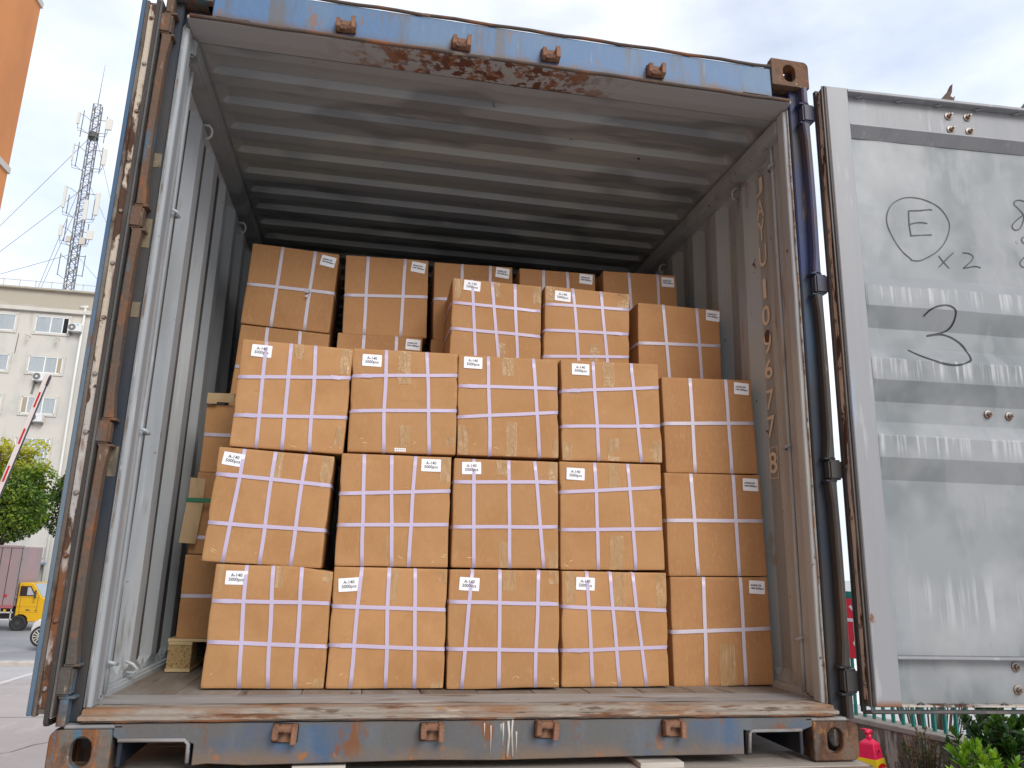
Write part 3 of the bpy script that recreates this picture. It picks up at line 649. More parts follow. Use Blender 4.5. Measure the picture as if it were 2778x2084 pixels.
# ================================================================== cartons
# id, x of base centre, y of front, z of base, width, height, roll, vertical straps (u at top, u at bottom), level straps (v left, v right), label centre, tape patches, label turn
BOX = [
('b11',-0.708,0.345,0.171,0.390,0.395,-0.28,[(0.261,0.305),(0.485,0.542),(0.73,0.764)],[(0.699,0.697),(0.367,0.342)],(0.189,0.892),[(0.517,0.579,0.814,0.995),(0.032,0.068,0.768,0.989),(0.914,0.992,0.893,0.99),(0.907,0.992,0.012,0.081)],0),
('b12',-0.310,0.340,0.171,0.393,0.397,0.12,[(0.237,0.205),(0.472,0.504),(0.704,0.752)],[(0.671,0.653),(0.352,0.322)],(0.138,0.851),[(0.498,0.556,0.724,0.994),(0.926,0.995,0.873,0.989),(0.886,0.991,0.001,0.072)],5),
('b13',0.096,0.333,0.172,0.398,0.398,0.87,[(0.201,0.132),(0.453,0.457),(0.809,0.778)],[(0.728,0.705),(0.331,0.311)],(0.177,0.876),[(0.475,0.598,0.822,0.995),(0.907,0.996,0.883,0.993)],-3),
('b14',0.515,0.370,0.171,0.405,0.402,0.34,[(0.226,0.288),(0.449,0.531),(0.665,0.784)],[(0.688,0.663),(0.308,0.34)],(0.214,0.891),[(0.481,0.597,0.692,0.995),(0.027,0.12,0.717,0.993),(0.897,0.992,0.689,0.995)],-2),
('b15',0.955,0.410,0.167,0.404,0.397,0.99,[(0.332,0.316),(0.717,0.706)],[(0.491,0.518)],(0.882,0.905),[(0.456,0.613,-0.001,0.379)],-3),
('b21',-0.750,0.350,0.568,0.394,0.390,-2.21,[(0.221,0.171),(0.483,0.474),(0.753,0.738)],[(0.755,0.734),(0.331,0.328)],(0.136,0.895),[(0.475,0.557,0.758,0.995),(0.895,0.996,0.703,0.995)],-5),
('b22',-0.312,0.350,0.572,0.394,0.394,0.60,[(0.201,0.242),(0.445,0.504),(0.667,0.649)],[(0.633,0.687),(0.356,0.383)],(0.813,0.919),[(0.896,0.997,0.768,0.995),(0.444,0.472,0.055,0.275)],0),
('b23',0.096,0.360,0.577,0.395,0.393,0.73,[(0.182,0.208),(0.518,0.54),(0.769,0.86)],[(0.777,0.805),(0.364,0.385)],(0.162,0.912),[(0.399,0.502,0.853,0.995),(0.903,0.994,0.815,0.995),(0.905,0.995,0.003,0.159),(0.442,0.532,-0.002,0.235)],2),
('b24',0.510,0.380,0.580,0.406,0.402,1.12,[(0.339,0.359),(0.669,0.716)],[(0.708,0.776),(0.364,0.385)],(0.154,0.884),[(0.471,0.583,0.758,0.995),(0.467,0.604,-0.003,0.315)],-2),
('b25',0.946,0.410,0.567,0.409,0.396,1.27,[(0.268,0.296),(0.707,0.706)],[(0.531,0.539)],(0.887,0.899),[],-2),
('b31',-0.708,0.370,0.968,0.397,0.395,-1.17,[(0.211,0.235),(0.436,0.461),(0.657,0.702)],[(0.637,0.719),(0.282,0.337)],(0.179,0.899),[(0.47,0.562,0.854,0.995),(0.898,0.984,0.746,0.995),(0.916,0.988,0.065,0.245)],-1),
('b32',-0.298,0.370,0.977,0.394,0.391,1.20,[(0.318,0.325),(0.702,0.75)],[(0.721,0.776),(0.383,0.428)],(0.185,0.884),[(0.434,0.548,0.662,0.995),(0.47,0.567,0.052,0.259),(0.898,0.984,0.078,0.171)],-1),
('b33',0.099,0.380,0.986,0.391,0.389,1.10,[(0.293,0.321),(0.747,0.811)],[(0.682,0.701),(0.37,0.459)],(0.142,0.922),[(0.438,0.548,0.808,0.995),(0.476,0.583,-0.001,0.343),(0.939,1.006,0.002,0.185),(0.001,0.101,-0.004,0.292)],-1),
('b34',0.514,0.390,0.990,0.406,0.399,1.44,[(0.326,0.364),(0.72,0.787)],[(0.68,0.76),(0.329,0.363)],(0.196,0.909),[(0.424,0.54,0.741,0.995),(0.454,0.567,0.004,0.228),(0.897,1.008,-0.001,0.207),(0.004,0.095,0.003,0.172)],-1),
('b35',0.943,0.420,0.967,0.395,0.391,1.93,[(0.314,0.303),(0.709,0.703)],[(0.505,0.533)],(0.88,0.902),[],-4),
('b43',0.074,0.607,1.375,0.387,0.395,-0.08,[(0.209,0.291),(0.436,0.544),(0.692,0.748)],[(0.722,0.707),(0.43,0.417)],(0.212,0.929),[(0.022,0.1,0.776,0.995),(0.424,0.525,0.819,0.995),(0.908,0.997,0.802,0.985),(0.499,0.599,0.161,0.31)],-3),
('b44',0.471,0.607,1.377,0.383,0.395,-0.58,[(0.324,0.415),(0.653,0.754)],[(0.783,0.813),(0.485,0.528),(0.191,0.266)],(0.206,0.891),[(0.522,0.631,0.181,0.37),(0.014,0.102,0.832,0.995),(0.863,1.006,0.803,0.995)],-2),
('b45',0.915,0.650,1.358,0.390,0.392,-0.11,[(0.302,0.372),(0.718,0.759)],[(0.517,0.561)],(0.916,0.919),[],-3),
('b51',-0.821,0.900,1.579,0.380,0.378,-2.30,[(0.344,0.339),(0.721,0.715)],[(0.483,0.498)],(0.88,0.891),[],-8),
('b52',-0.387,0.900,1.577,0.375,0.378,1.64,[(0.267,0.254),(0.716,0.687)],[(0.485,0.523)],(0.879,0.899),[],-8),
('b53',0.014,0.900,1.583,0.369,0.378,1.62,[(0.353,0.332),(0.715,0.685)],[(0.522,0.552)],(0.87,0.915),[],-6),
('b54',0.416,0.900,1.591,0.372,0.378,0.91,[(0.312,0.312),(0.623,0.666)],[(0.489,0.518)],(0.875,0.919),[],-3),
('b55',0.836,0.900,1.621,0.375,0.378,1.83,[(0.35,0.365),(0.741,0.732)],[(0.474,0.486)],(0.877,0.898),[],-1),
('c41',-0.832,0.900,1.196,0.380,0.378,-2.19,[(0.298,0.326),(0.663,0.715)],[(0.498,0.513)],None,[],0),
('c42',-0.402,0.900,1.202,0.377,0.378,0.58,[(0.307,0.307),(0.69,0.698)],[(0.522,0.518)],(0.889,0.909),[],-2),
('c43',0.012,0.900,1.203,0.372,0.378,0.6,[(0.33,0.33),(0.69,0.69)],[(0.52,0.52)],(0.889,0.909),[],-2),
('c1',-0.897,0.780,0.287,0.392,0.311,0.3,[(0.46,0.45),(0.80,0.80)],[(0.505,0.505)],None,[],0),
('c2',-0.891,0.782,0.599,0.392,0.319,-0.4,[(0.46,0.46),(0.80,0.80)],[(0.20,0.20)],None,[],0),
('c3',-0.885,0.780,0.919,0.392,0.278,0.2,[(0.44,0.44),(0.80,0.80)],[(0.55,0.55)],None,[],0),
]
ROWN = {'1': 'bottom row on the container floor', '2': 'second row up', '3': 'third row up'}
COLN = {'1': 'leftmost', '2': 'second from left', '3': 'middle', '4': 'fourth from left'}
LAB = {
 'b21': 'A-140 carton tilting to the left, leftmost of the second row up', 'b11': 'A-140 carton with its top right edge crushed, leftmost on the container floor',
 'b22': 'A-140 carton with its label at top right, second row up', 'b32': 'A-140 carton with a small white dotted sticker near its bottom edge, third row',
 'b15': 'brown AS568-230 carton at the right wall, lowest of its stack on the floor', 'b25': 'brown AS568-230 carton at the right wall, second from the floor',
 'b35': 'brown AS568-230 carton at the right wall, third from the floor', 'b45': 'brown AS568-230 carton set back at the right wall, fourth from the floor',
 'b43': 'A-140 carton with three upright straps on the fourth row, left one of two', 'b44': 'A-140 carton with two upright straps on the fourth row, right one of two',
 'b51': 'brown carton at top left of the load with a tilted label and loose strap end', 'b52': 'brown carton on the top back row, second from the left',
 'b53': 'brown carton on the top back row, middle one, behind the A-140 pair', 'b54': 'brown carton on the top back row, second from the right wall',
 'b55': 'brown carton on the top back row, nearest the right wall', 'c41': 'brown carton beneath the top left carton, mostly hidden, no label showing',
 'c42': 'brown carton beneath the second top carton with its label just showing', 'c43': 'brown carton sliver beneath the middle top carton, left of the A-140 pair',
 'c1': 'brown carton standing directly on the wooden pallet at far left', 'c2': 'brown carton at far left behind the cardboard corner strips, middle of its stack',
 'c3': 'brown carton at far left capped by a cardboard edge strip, top of its stack'}
ME_A = text_mesh('A-140\n5000pcs', .0150, 'CENTER', .95, .0002); ME_B = text_mesh('AS568-230\nN90 8000pcs', .0100, 'LEFT', 1.15, .00035)
for me in (ME_A, ME_B):
    xs = [v.co.x for v in me.vertices]; ys = [v.co.y for v in me.vertices]; cx = (max(xs)+min(xs))/2; cy = (max(ys)+min(ys))/2
    for v in me.vertices: v.co.x -= cx; v.co.y -= cy
    me.materials.append(M['ink'])
CUT = [0, .007, .03, .09, .17, .25, .33, .42, .5, .58, .67, .75, .83, .91, .97, .993, 1]

def carton(row):
    key, bx, by, bz, w_, h, roll, VS, HS, lab, tapes, lrot = row
    d = .39; A = not (key in ('b15','b25','b35','b45') or key[:2] == 'b5' or key[0] == 'c')
    rr = random.Random(hash(key) % 1000 if False else sum(ord(c)*(i*7+3) for i, c in enumerate(key)))
    sd = rr.uniform(0, 90); BU = rr.uniform(.001, .005) if A else rr.uniform(.0005, .002); AM = .0035 if A else .0018
    lbl = LAB.get(key) or 'A-140 carton, %s in the %s' % (COLN[key[2]], ROWN[key[1]])
    root = thing('cardboard_box', lbl, 'carton', (bx, by, bz), (0, -R(roll), 0), 'strapped cartons loaded in the container')
    cm = M['card_a'] if A else M['card_b']; sm = M['strap'] if A else M['strap_b']
    hv = [(a+b)/2 for a, b in HS]
    DENT = [(rr.choice((rr.uniform(.02,.15), rr.uniform(.85,.98), rr.uniform(.2,.8))), rr.choice((rr.uniform(.02,.12), rr.uniform(.88,.98), rr.uniform(.2,.8))), rr.uniform(.04,.10), rr.uniform(.002,.006)*(1 if A else .5)) for _ in range(6)]
    if lab: DENT = [e for e in DENT if abs(e[0]-lab[0]) > .2 or abs(e[1]-lab[1]) > .18]
    def S(face, u, v, off=0.0):
        # u, v in 0..1 on each face
        if face == 'f': p = Vector(((u-.5)*w_, 0, v*h)); n = Vector((0,-1,0))
        elif face == 'b': p = Vector(((u-.5)*w_, d, v*h)); n = Vector((0,1,0))
        elif face == 'l': p = Vector((-w_/2, u*d, v*h)); n = Vector((-1,0,0))
        elif face == 'r': p = Vector((w_/2, u*d, v*h)); n = Vector((1,0,0))
        elif face == 't': p = Vector(((u-.5)*w_, v*d, h)); n = Vector((0,0,1))
        else: p = Vector(((u-.5)*w_, v*d, 0)); n = Vector((0,0,-1))
        bu = BU*math.sin(math.pi*u)**.7*math.sin(math.pi*v)**.7 if 0 < u < 1 and 0 < v < 1 else 0
        if face in 'tb' or face == 'm': bu *= .2
        q = p + n*bu + Vector((noise.noise(p*6+Vector((sd,0,0))), noise.noise(p*6+Vector((0,sd,0))), noise.noise(p*6+Vector((0,0,sd)))*.5))*AM
        # strap pinch at the upright corner edges
        ex = max(0, 1-min(abs(p.x+w_/2), abs(p.x-w_/2))/.02)*max(0, 1-abs(p.y)/.03)
        for v0 in hv: q.x -= math.copysign(.0045 if A else .002, p.x)*ex*math.exp(-((p.z/h-v0)/.03)**2)
        # rounded edges and soft crushed corners
        c = [max(0, 1-min(abs(p.x+w_/2), abs(p.x-w_/2))/.0022), max(0, 1-min(p.y, d-p.y)/.0022), max(0, 1-min(p.z, h-p.z)/.0022)]
        if sum(c) > 1.5:
            k = .0009 if sum(c) < 2.5 else .0038
            q += Vector((-math.copysign(k, p.x)*c[0], (k if p.y < d/2 else -k)*c[1], (k if p.z < h/2 else -k)*c[2]))
        if face == 'f':
            for du, dv_, ds, da in DENT: q.y += da*math.exp(-((u-du)/ds)**2-((v-dv_)/ds)**2)*min(1, u*20)*min(1, (1-u)*20)*min(1, v*20)*min(1, (1-v)*20)
        if key == 'b11': q.z -= .016*max(0, (p.x/w_+.5-.62)/.38)**1.2*max(0, (p.z/h-.70)/.30); q.y -= .010*math.exp(-((p.x/w_+.5-.72)/.2)**2-((p.z/h-.86)/.10)**2)*(p.y < .05)
        return q + n*off
    mb = MB()
    for fc in 'flrtm': mb.grid(lambda u, v, fc=fc: S(fc, u, v), CUT, CUT)
    mb.grid(lambda u, v: S('b', u, v), CUT, CUT)
    body = mb.build('body', cm, root, smooth=True, merge=True)
    sw = .0064 if A else .0070
    def ribbon(path, name, mt):
        vs = []; fs = []
        for a, b in path: vs += [a, b]
        k = len(path)
        return MB().add(vs, [(2*i, 2*i+1, 2*i+3, 2*i+2) for i in range(k-1)]).build(name, mt, root, smooth=True)
    F = [i/10 for i in range(11)]
    for a, b in VS:
        du = sw/w_; P = []
        for t in (.5, .2, .06): P.append((S('t', a-du, t, .002), S('t', a+du, t, .002)))
        for t in F[::-1]:
            u = b+(a-b)*t; P.append((S('f', u-du, t, .0026), S('f', u+du, t, .0026)))
        for t in (.02, .2): P.append((S('m', b-du, t, .0008), S('m', b+du, t, .0008)))
        ribbon(P, 'strap', sm)
    for a, b in HS:
        dv = sw/h; P = []
        for t in (.95, .5, .2, .04): P.append((S('l', t, a-dv, .0025), S('l', t, a+dv, .0025)))
        for t in F:
            v = a+(b-a)*t; P.append((S('f', t, v-dv, .0031), S('f', t, v+dv, .0031)))
        for t in (.04, .2, .5, .95): P.append((S('r', t, b-dv, .0025), S('r', t, b+dv, .0025)))
        ribbon(P, 'strap', sm)
        if A and rr.random() < .45:
            t = rr.choice((.14, .86)); v = a+(b-a)*t
            MB().grid(lambda u_, v_: S('f', u_, v_, .0038), [t-.04, t, t+.05], [v-dv*1.15, v+dv*1.15]).build('strap_joint', sm, root)
    for (u0, u1, v0, v1) in tapes:
        u0, u1, v0, v1 = max(.004, u0), min(.996, u1), max(.004, v0), min(.997, v1)
        o = MB().grid(lambda u, v: S('f', u, v, .0012+.0006*noise.noise((u*40, v*40, sd))), [u0+(u1-u0)*i/6 for i in range(7)], [v0+(v1-v0)*i/8 for i in range(9)]).build('packing_tape', M['tape'], root, smooth=True)
    if A:
        # small torn fibre scuffs near lower corners
        for k in range(rr.randint(2, 4)):
            u = rr.choice((rr.uniform(.02,.16), rr.uniform(.84,.97), rr.uniform(.35,.6))); v = rr.uniform(.03, .12); an = rr.uniform(-1.2, 1.2); ln = rr.uniform(.03,.07)
            P = []
            for t in (0, .33, .66, 1):
                uu = min(.995, max(.005, u+ln*t*math.cos(an))); vv = min(.99, max(.006, v+ln*t*math.sin(an)*.7)); e = .0038*math.sin(math.pi*min(.97, max(.05, t)))
                P.append((S('f', uu, max(.003, vv-e), .0009), S('f', uu, vv+e, .0009)))
            ribbon(P, 'scuff', M['crease'])
    if lab:
        lw, lh = (.0715, .0455) if A else (.0655, .0500)
        c = S('f', lab[0], lab[1], .0019)
        Mx = Matrix.Translation(c) @ Matrix.Rotation(-R(lrot)*-1, 4, 'Y')
        o = MB().prism([(x, z) for x, z in rounded(-lw/2, lw/2, -lh/2, lh/2, .003)], -.0004, .0002, 'y').build('label', M['label'], root)
        o.location = c; o.rotation_euler = (0, -R(lrot), 0)
        t = link('lettering', ME_A if A else ME_B, None, o, (0, -.0010, 0), (R(90), 0, 0))
    if key == 'b51':
        ribbon([(Vector((.060,-.006,.176)), Vector((.060,-.006,.192))), (Vector((.082,-.016,.168)), Vector((.086,-.014,.182))), (Vector((.066,-.020,.152)), Vector((.076,-.018,.150)))], 'loose_strap_end', sm)
    if key == 'b32':
        for i in range(6):
            for j in range(2):
                MB().prism([(.0035*math.cos(a*math.pi/4), .0035*math.sin(a*math.pi/4)) for a in range(8)], -.0003, .0003, 'y').build('sticker_dot', M['label'], root).location = S('f', .432+.0185*i, .022+.018*j, .0016)
    return root
for row in BOX: carton(row)

# ================================================================== pallet, corner strips
pl = thing('pallet', 'pale wooden pallet with chipboard block under the far left cartons', 'pallet', (0,0,0))
for x0, x1 in ((-1.116,-.30),):
    pass
for k in range(4):
    MB().box(-1.116, -.56, .767+.105*k, .767+.105*k+.085, .2755, .2865).build('top_board', M['pallet'], pl, bevel=.001)
for k in range(3):
    MB().box(-1.112+.215*k, -1.112+.215*k+.085, .765, 1.17, .264, .275).build('stringer_board', M['pallet'], pl, bevel=.001)
    MB().box(-1.112+.215*k, -1.112+.215*k+.085, .768, .88, .1815, .2635).build('block', M['chip'], pl, bevel=.001)
    MB().box(-1.114+.215*k, -1.112+.215*k+.087, .764, 1.17, .168, .181).build('bottom_board', M['pallet'], pl, bevel=.001)
def strip(label, pts, y, th=.004):
    mb = MB().prism(pts, y, y+th, 'y'); x0 = pts[0][0]
    mb2 = MB().prism([(pts[0][0]-.003, pts[0][1]), (pts[0][0], pts[0][1]), (pts[-1][0], pts[-1][1]), (pts[-1][0]-.003, pts[-1][1])], y, y+.045, 'y')
    mb.add(mb2.v, mb2.f)
    return tag(mb.build('corner_strip', M['card_inner'], None), label, 'corner strip', 'cardboard corner strips on the pallet stack')
strip('short upright cardboard corner strip above the green strap at far left', [(-1.100,.893),(-1.046,.891),(-1.046,.812),(-1.100,.812)], .752)
strip('long slanting cardboard corner strip below the green strap at far left', [(-1.102,.797),(-1.044,.795),(-1.055,.638),(-1.113,.641)], .745)
ms = MB().prism([(-1.080,1.240),(-.975,1.238),(-.975,1.204),(-1.040,1.204),(-1.042,1.196),(-1.080,1.196)], .762, .7655, 'y').prism([(-1.082,1.240),(-.975,1.2435),(-.975,1.240),(-1.082,1.237)], .7655, .84, 'y')
tag(ms.build('edge_strip', M['card_inner'], None), 'folded cardboard edge strip capping the top of the far left stack', 'corner strip', 'cardboard corner strips on the pallet stack')
tag(MB().box(-1.108, -.70, .7425, .7435, .797, .8135).build('plastic_strap', M['green_strap'], None), 'green plastic strap round the far left pallet stack', 'strap')

# ================================================================== flatbed trailer under the container
GZ = -1.50
tr = thing('flatbed_trailer', 'rusty flatbed trailer with worn plank deck under the container', 'trailer', (0,0,0))
for k in range(30):
    y0 = -.040+.205*k
    MB().box(-1.225, 1.225, y0, y0+.200, -.046, -.0045-.0015*(k % 3 == 1)).build('deck_plank', M['deck'], tr, bevel=.002)
MB().box(-1.232, 1.232, -.058, -.0415, -.16, -.008).build('tail_rail', M['deck_frame'], tr, bevel=.003)
for sx in (-1, 1):
    a, b = sorted((sx*1.2265, sx*1.24)); MB().box(a, b, -.04, 6.15, -.15, -.008).build('side_rail', M['deck_frame'], tr, bevel=.003)
    a, b = sorted((sx*.42, sx*.54)); MB().box(a, b, 0, 6.1, -.45, -.047).build('chassis_beam', M['deck_frame'], tr)
    for yy in (3.3, 4.5):
        o = MB().lathe([(.2,-.13),(.44,-.12),(.5,-.07),(.5,.07),(.44,.12),(.2,.13)], (0,0,0), 28, 'x').build('wheel', M['tyre'], tr, smooth=False); o.location = (sx*1.0, yy, GZ-.04+.5)
        MB().tube([(0,yy,GZ+.46),(sx*.9,yy,GZ+.46)], .06, 8).build('axle', M['deck_frame'], tr)
        MB().box(min(sx*.42,sx*.54), max(sx*.42,sx*.54), yy-.1, yy+.1, GZ+.5, -.45).build('spring_hanger', M['deck_frame'], tr)
tag(MB().box(.46, .60, -.030, .16, -.004, .012).build('board_offcut', M['offcut'], None, bevel=.001), 'pale board offcut on the deck below the right half of the sill', 'board', 'board offcuts under the container')
tag(MB().box(-.57, -.42, .0, .20, -.004, .014).build('board_offcut', M['offcut'], None, bevel=.001), 'white board offcut on the deck below the left half of the sill', 'board', 'board offcuts under the container')

# ================================================================== surroundings: materials
M['concrete'] = mat('pale_concrete_paving', (0.435, 0.43, 0.425), 0.85, [((0.36,0.345,0.34), .35, (1,1,1), .45, .6, {'amt': .7}), ((0.50,0.485,0.47), 3, (1,.3,1), .55, .68, {'amt': .6}), ((0.25,0.235,0.225), 2, (.3,2,1), .66, .72, {'amt': .6})], .25, 30)
M['asphalt'] = mat('worn_grey_asphalt', (0.26, 0.265, 0.275), 0.9, [((0.33,0.33,0.335), .5, (1,1,1), .5, .62), ((0.20,0.20,0.205), 2.0, (.3,2,1), .58, .68, {'amt': .7})], .3, 60)
M['kerbs'] = mat('kerb_stone', (0.52, 0.49, 0.44), 0.85, [((0.40,0.37,0.33), 4, (1,1,1), .5, .65)], .3, 20)
M['linepaint'] = mat('worn_white_line', (0.60, 0.60, 0.60), 0.8)
M['render_wall'] = mat('stained_cream_render', (0.585, 0.55, 0.485), 0.9, [((0.49,0.475,0.44), .35, (1,1,.5), .48, .62), ((0.36,0.33,0.28), 1.2, (1,1,.15), .60, .70, {'amt': .6}), ((0.44,0.45,0.40), .8, (1,1,1), .56, .66, {'amt': .5})], .2, 8)
M['parapet'] = mat('parapet_render', (0.43, 0.38, 0.30), 0.9, [((0.30,0.28,0.24), 1.4, (1,1,.25), .54, .66, {'amt': .7}), ((0.50,0.47,0.42), .9, (.4,1,1), .55, .66)], .2, 8)
M['win_frame'] = mat('white_window_frame', (0.78, 0.78, 0.75), 0.5)
M['glass'] = mat('window_glass', (0.30, 0.36, 0.37), 0.06, spec=.8)
M['dark_open'] = mat('dark_room', (0.012, 0.012, 0.013), 0.9)
M['curtain'] = mat('pale_curtain', (0.50, 0.49, 0.52), 0.9, [((0.40,0.40,0.43), 3.2, (2,1,.15), .48, .56)])
M['curtain_tan'] = mat('tan_curtain', (0.38, 0.31, 0.21), 0.9)
M['ac_white'] = mat('ac_casing', (0.68, 0.68, 0.65), 0.5)
M['ac_dark'] = mat('ac_grille', (0.16, 0.155, 0.15), 0.6)
M['pipe'] = mat('white_downpipe', (0.70, 0.68, 0.62), 0.5)
M['orange'] = mat('orange_render', (0.60, 0.235, 0.075), 0.85, [((0.52,0.20,0.068), .6, (1,1,.4), .48, .62), ((0.40,0.17,0.08), 3, (1,1,.5), .70, .74, {'amt': .6})], .15, 10)
M['band'] = mat('grey_band', (0.52, 0.48, 0.42), 0.8)
M['steel'] = mat('galvanised_tower_steel', (0.125, 0.12, 0.115), 0.6)
M['antenna'] = mat('antenna_plastic', (0.62, 0.60, 0.53), 0.5)
M['boom_white'] = mat('boom_white', (0.72, 0.69, 0.68), 0.45, [((0.6,0.57,0.55), 3, (1,1,.4), .55, .68)])
M['boom_red'] = mat('boom_red', (0.55, 0.02, 0.03), 0.4)
M['boom_dark'] = mat('boom_edge', (0.03, 0.03, 0.05), 0.5)
M['truck_box'] = mat('faded_red_truck_box', (0.38, 0.265, 0.27), 0.7, [((0.32,0.27,0.265), 1.4, (1,1,.2), .44, .60), ((0.46,0.28,0.29), 1.2, (1,1,.8), .56, .68), ((0.23,0.16,0.155), 5, (1,1,.12), .62, .70)], .2, 20)
M['yellow'] = mat('yellow_cab_paint', (0.78, 0.45, 0.012), 0.3, coat=.4)
M['dark_glass'] = mat('dark_glass', (0.03, 0.032, 0.035), 0.05, spec=.8)
M['red_plastic'] = mat('red_light', (0.5, 0.03, 0.03), 0.3)
M['dark_steel'] = mat('dark_steel', (0.06, 0.058, 0.056), 0.6)
M['alloy'] = mat('silver_wheel_rim', (0.62, 0.61, 0.56), 0.35)
M['car_white'] = mat('white_car_paint', (0.72, 0.72, 0.72), 0.25, coat=.6)
M['sign_blue'] = mat('slate_blue_canopy', (0.17, 0.22, 0.30), 0.6)
M['white_wall'] = mat('white_rendered_wall', (0.86, 0.86, 0.86), 0.7)
M['groove'] = mat('joint_grey', (0.55, 0.55, 0.55), 0.8)
M['fence'] = mat('green_fence_paint', (0.012, 0.235, 0.19), 0.4, [((0.010,0.17,0.14), 10, (1,1,.3), .5, .65)])
M['old_concrete'] = mat('stained_concrete_wall', (0.21, 0.185, 0.155), 0.9, [((0.135,0.12,0.10), 4, (1,1,.5), .46, .58), ((0.47,0.44,0.395), 11, (1,1,.20), .52, .57), ((0.13,0.115,0.095), 4, (1,1,.4), .60, .70, {'amt': .7})], .5, 30)
M['cap'] = mat('concrete_coping', (0.40, 0.365, 0.32), 0.85, [((0.31,0.28,0.245), 6, (1,1,1), .5, .65)], .3, 40)
M['cone_red'] = mat('cone_red_plastic', (0.80, 0.018, 0.085), 0.38)
M['cone_yellow'] = mat('cone_yellow_sleeve', (0.86, 0.62, 0.02), 0.4)
M['banner'] = mat('red_banner', (0.78, 0.025, 0.055), 0.55)
M['white_ink'] = mat('white_print', (0.85, 0.85, 0.86), 0.5)
M['sign_red'] = mat('red_emblem', (0.75, 0.006, 0.008), 0.4)
M['soil'] = mat('dark_soil', (0.07, 0.05, 0.035), 0.95, [((0.15,0.115,0.08), 14, (1,1,1), .5, .62)], .8, 30)
M['bark'] = mat('tree_bark', (0.10, 0.075, 0.055), 0.9, [((0.05,0.04,0.03), 12, (1,1,.3), .5, .62)], .6, 30)
def leafmat(name, cols, rough=.45, tr=.35):
    m = bpy.data.materials.new(name); m.use_nodes = True; t = m.node_tree; n = t.nodes; l = t.links; p = n['Principled BSDF']
    at = n.new('ShaderNodeAttribute'); at.attribute_name = 'tint'
    rp = n.new('ShaderNodeValToRGB'); e = rp.color_ramp.elements
    while len(e) < len(cols): e.new(.5)
    for i, c in enumerate(cols): e[i].position = i/(len(cols)-1); e[i].color = (*c, 1)
    l.new(at.outputs['Fac'], rp.inputs[0]); l.new(rp.outputs[0], p.inputs['Base Color']); p.inputs['Roughness'].default_value = rough
    tl = n.new('ShaderNodeBsdfTranslucent'); l.new(rp.outputs[0], tl.inputs[0]); ms = n.new('ShaderNodeMixShader'); ms.inputs[0].default_value = tr
    l.new(p.outputs[0], ms.inputs[1]); l.new(tl.outputs[0], ms.inputs[2]); l.new(ms.outputs[0], n['Material Output'].inputs[0])
    return m
M['leaf_tree'] = leafmat('camphor_leaves', [(0.04,0.09,0.012),(0.10,0.20,0.016),(0.27,0.37,0.022),(0.54,0.52,0.035)])
M['leaf_tree2'] = leafmat('dull_leaves', [(0.03,0.055,0.018),(0.06,0.105,0.022),(0.12,0.15,0.03),(0.30,0.22,0.06)])
M['leaf_shrub'] = leafmat('glossy_shrub_leaves', [(0.045,0.12,0.010),(0.11,0.25,0.014),(0.24,0.42,0.02),(0.42,0.56,0.035)], .28)
M['leaf_dry'] = leafmat('dry_leaves', [(0.05,0.075,0.02),(0.13,0.12,0.04),(0.26,0.16,0.085),(0.48,0.20,0.12)], .6)

# ================================================================== ground
def gz(y):
    t = min(1, max(0, (y-8)/18)); return -1.5-.8*t*t*(3-2*t)
YS = [-120,-40,-10,0,4,8] + [8+18*i/12 for i in range(1,13)] + [30,40,60,120,400]
struct(MB().grid(lambda u, v: (u, v, gz(v)), [-400,-60,-20,-8,0,8,20,60,400], YS).build('ground', M['concrete'], None, smooth=True))
YR = [19.6,20.6,22,23.5,25,26,30,33.5]
struct(MB().grid(lambda u, v: (u, v, gz(v)+.004), [-60,-20,-5,10], YR).build('road', M['asphalt'], None, smooth=True))
mk = MB()
for y0 in (18.4,):
    mk.grid(lambda u, v: (u, v, gz(18.6)+.12), [-40+.0*0, 5], [18.45, 18.85]); mk.grid(lambda u, v: (u, 18.45, gz(18.6)-.03+.15*v), [-40, 5], [0, 1]); mk.grid(lambda u, v: (u, 18.85, gz(18.6)-.05+.17*v), [-40, 5], [0, 1])
for k in range(18):
    x0 = -17+1.0*k
    b = MB().box(x0+.006, x0+.994, 18.45, 18.75, gz(18.6)-.05, gz(18.6)+.10).build('kerb_stone', M['kerbs'], None, bevel=.012)
    if k == 0: kb = b; b.name = 'kerb'; struct(b)
    else: b.parent = kb
struct(MB().grid(lambda u, v: (-6.1-.55*u+v*.10-.5, 12.4+3.6*u, gz(12.4+3.6*u)+.004), [0,.25,.5,.75,1], [0,1.3]).build('road_marking', M['linepaint'], None))
# expansion joints and a crack in the paving
for k, yy in enumerate((9.35, 13.4)):
    struct(MB().grid(lambda u, v: (u, yy+.02*v+.03*noise.noise((u,1,k)), gz(yy)+.004), [-14+i*.5 for i in range(22)], [0,1]).build('paving_joint', M['asphalt'], None))
cp = [(-4.6,6.6),(-4.25,7.15),(-4.05,7.3),(-3.95,7.65),(-3.75,7.85),(-3.62,8.25),(-3.5,8.6)]
struct(MB().add([(x+dx, y, gz(y)+.004) for i, (x, y) in enumerate(cp) for dx in (0, .012+.012*(i % 2))], [(2*i,2*i+1,2*i+3,2*i+2) for i in range(len(cp)-1)]).build('paving_crack', M['ac_dark'], None))

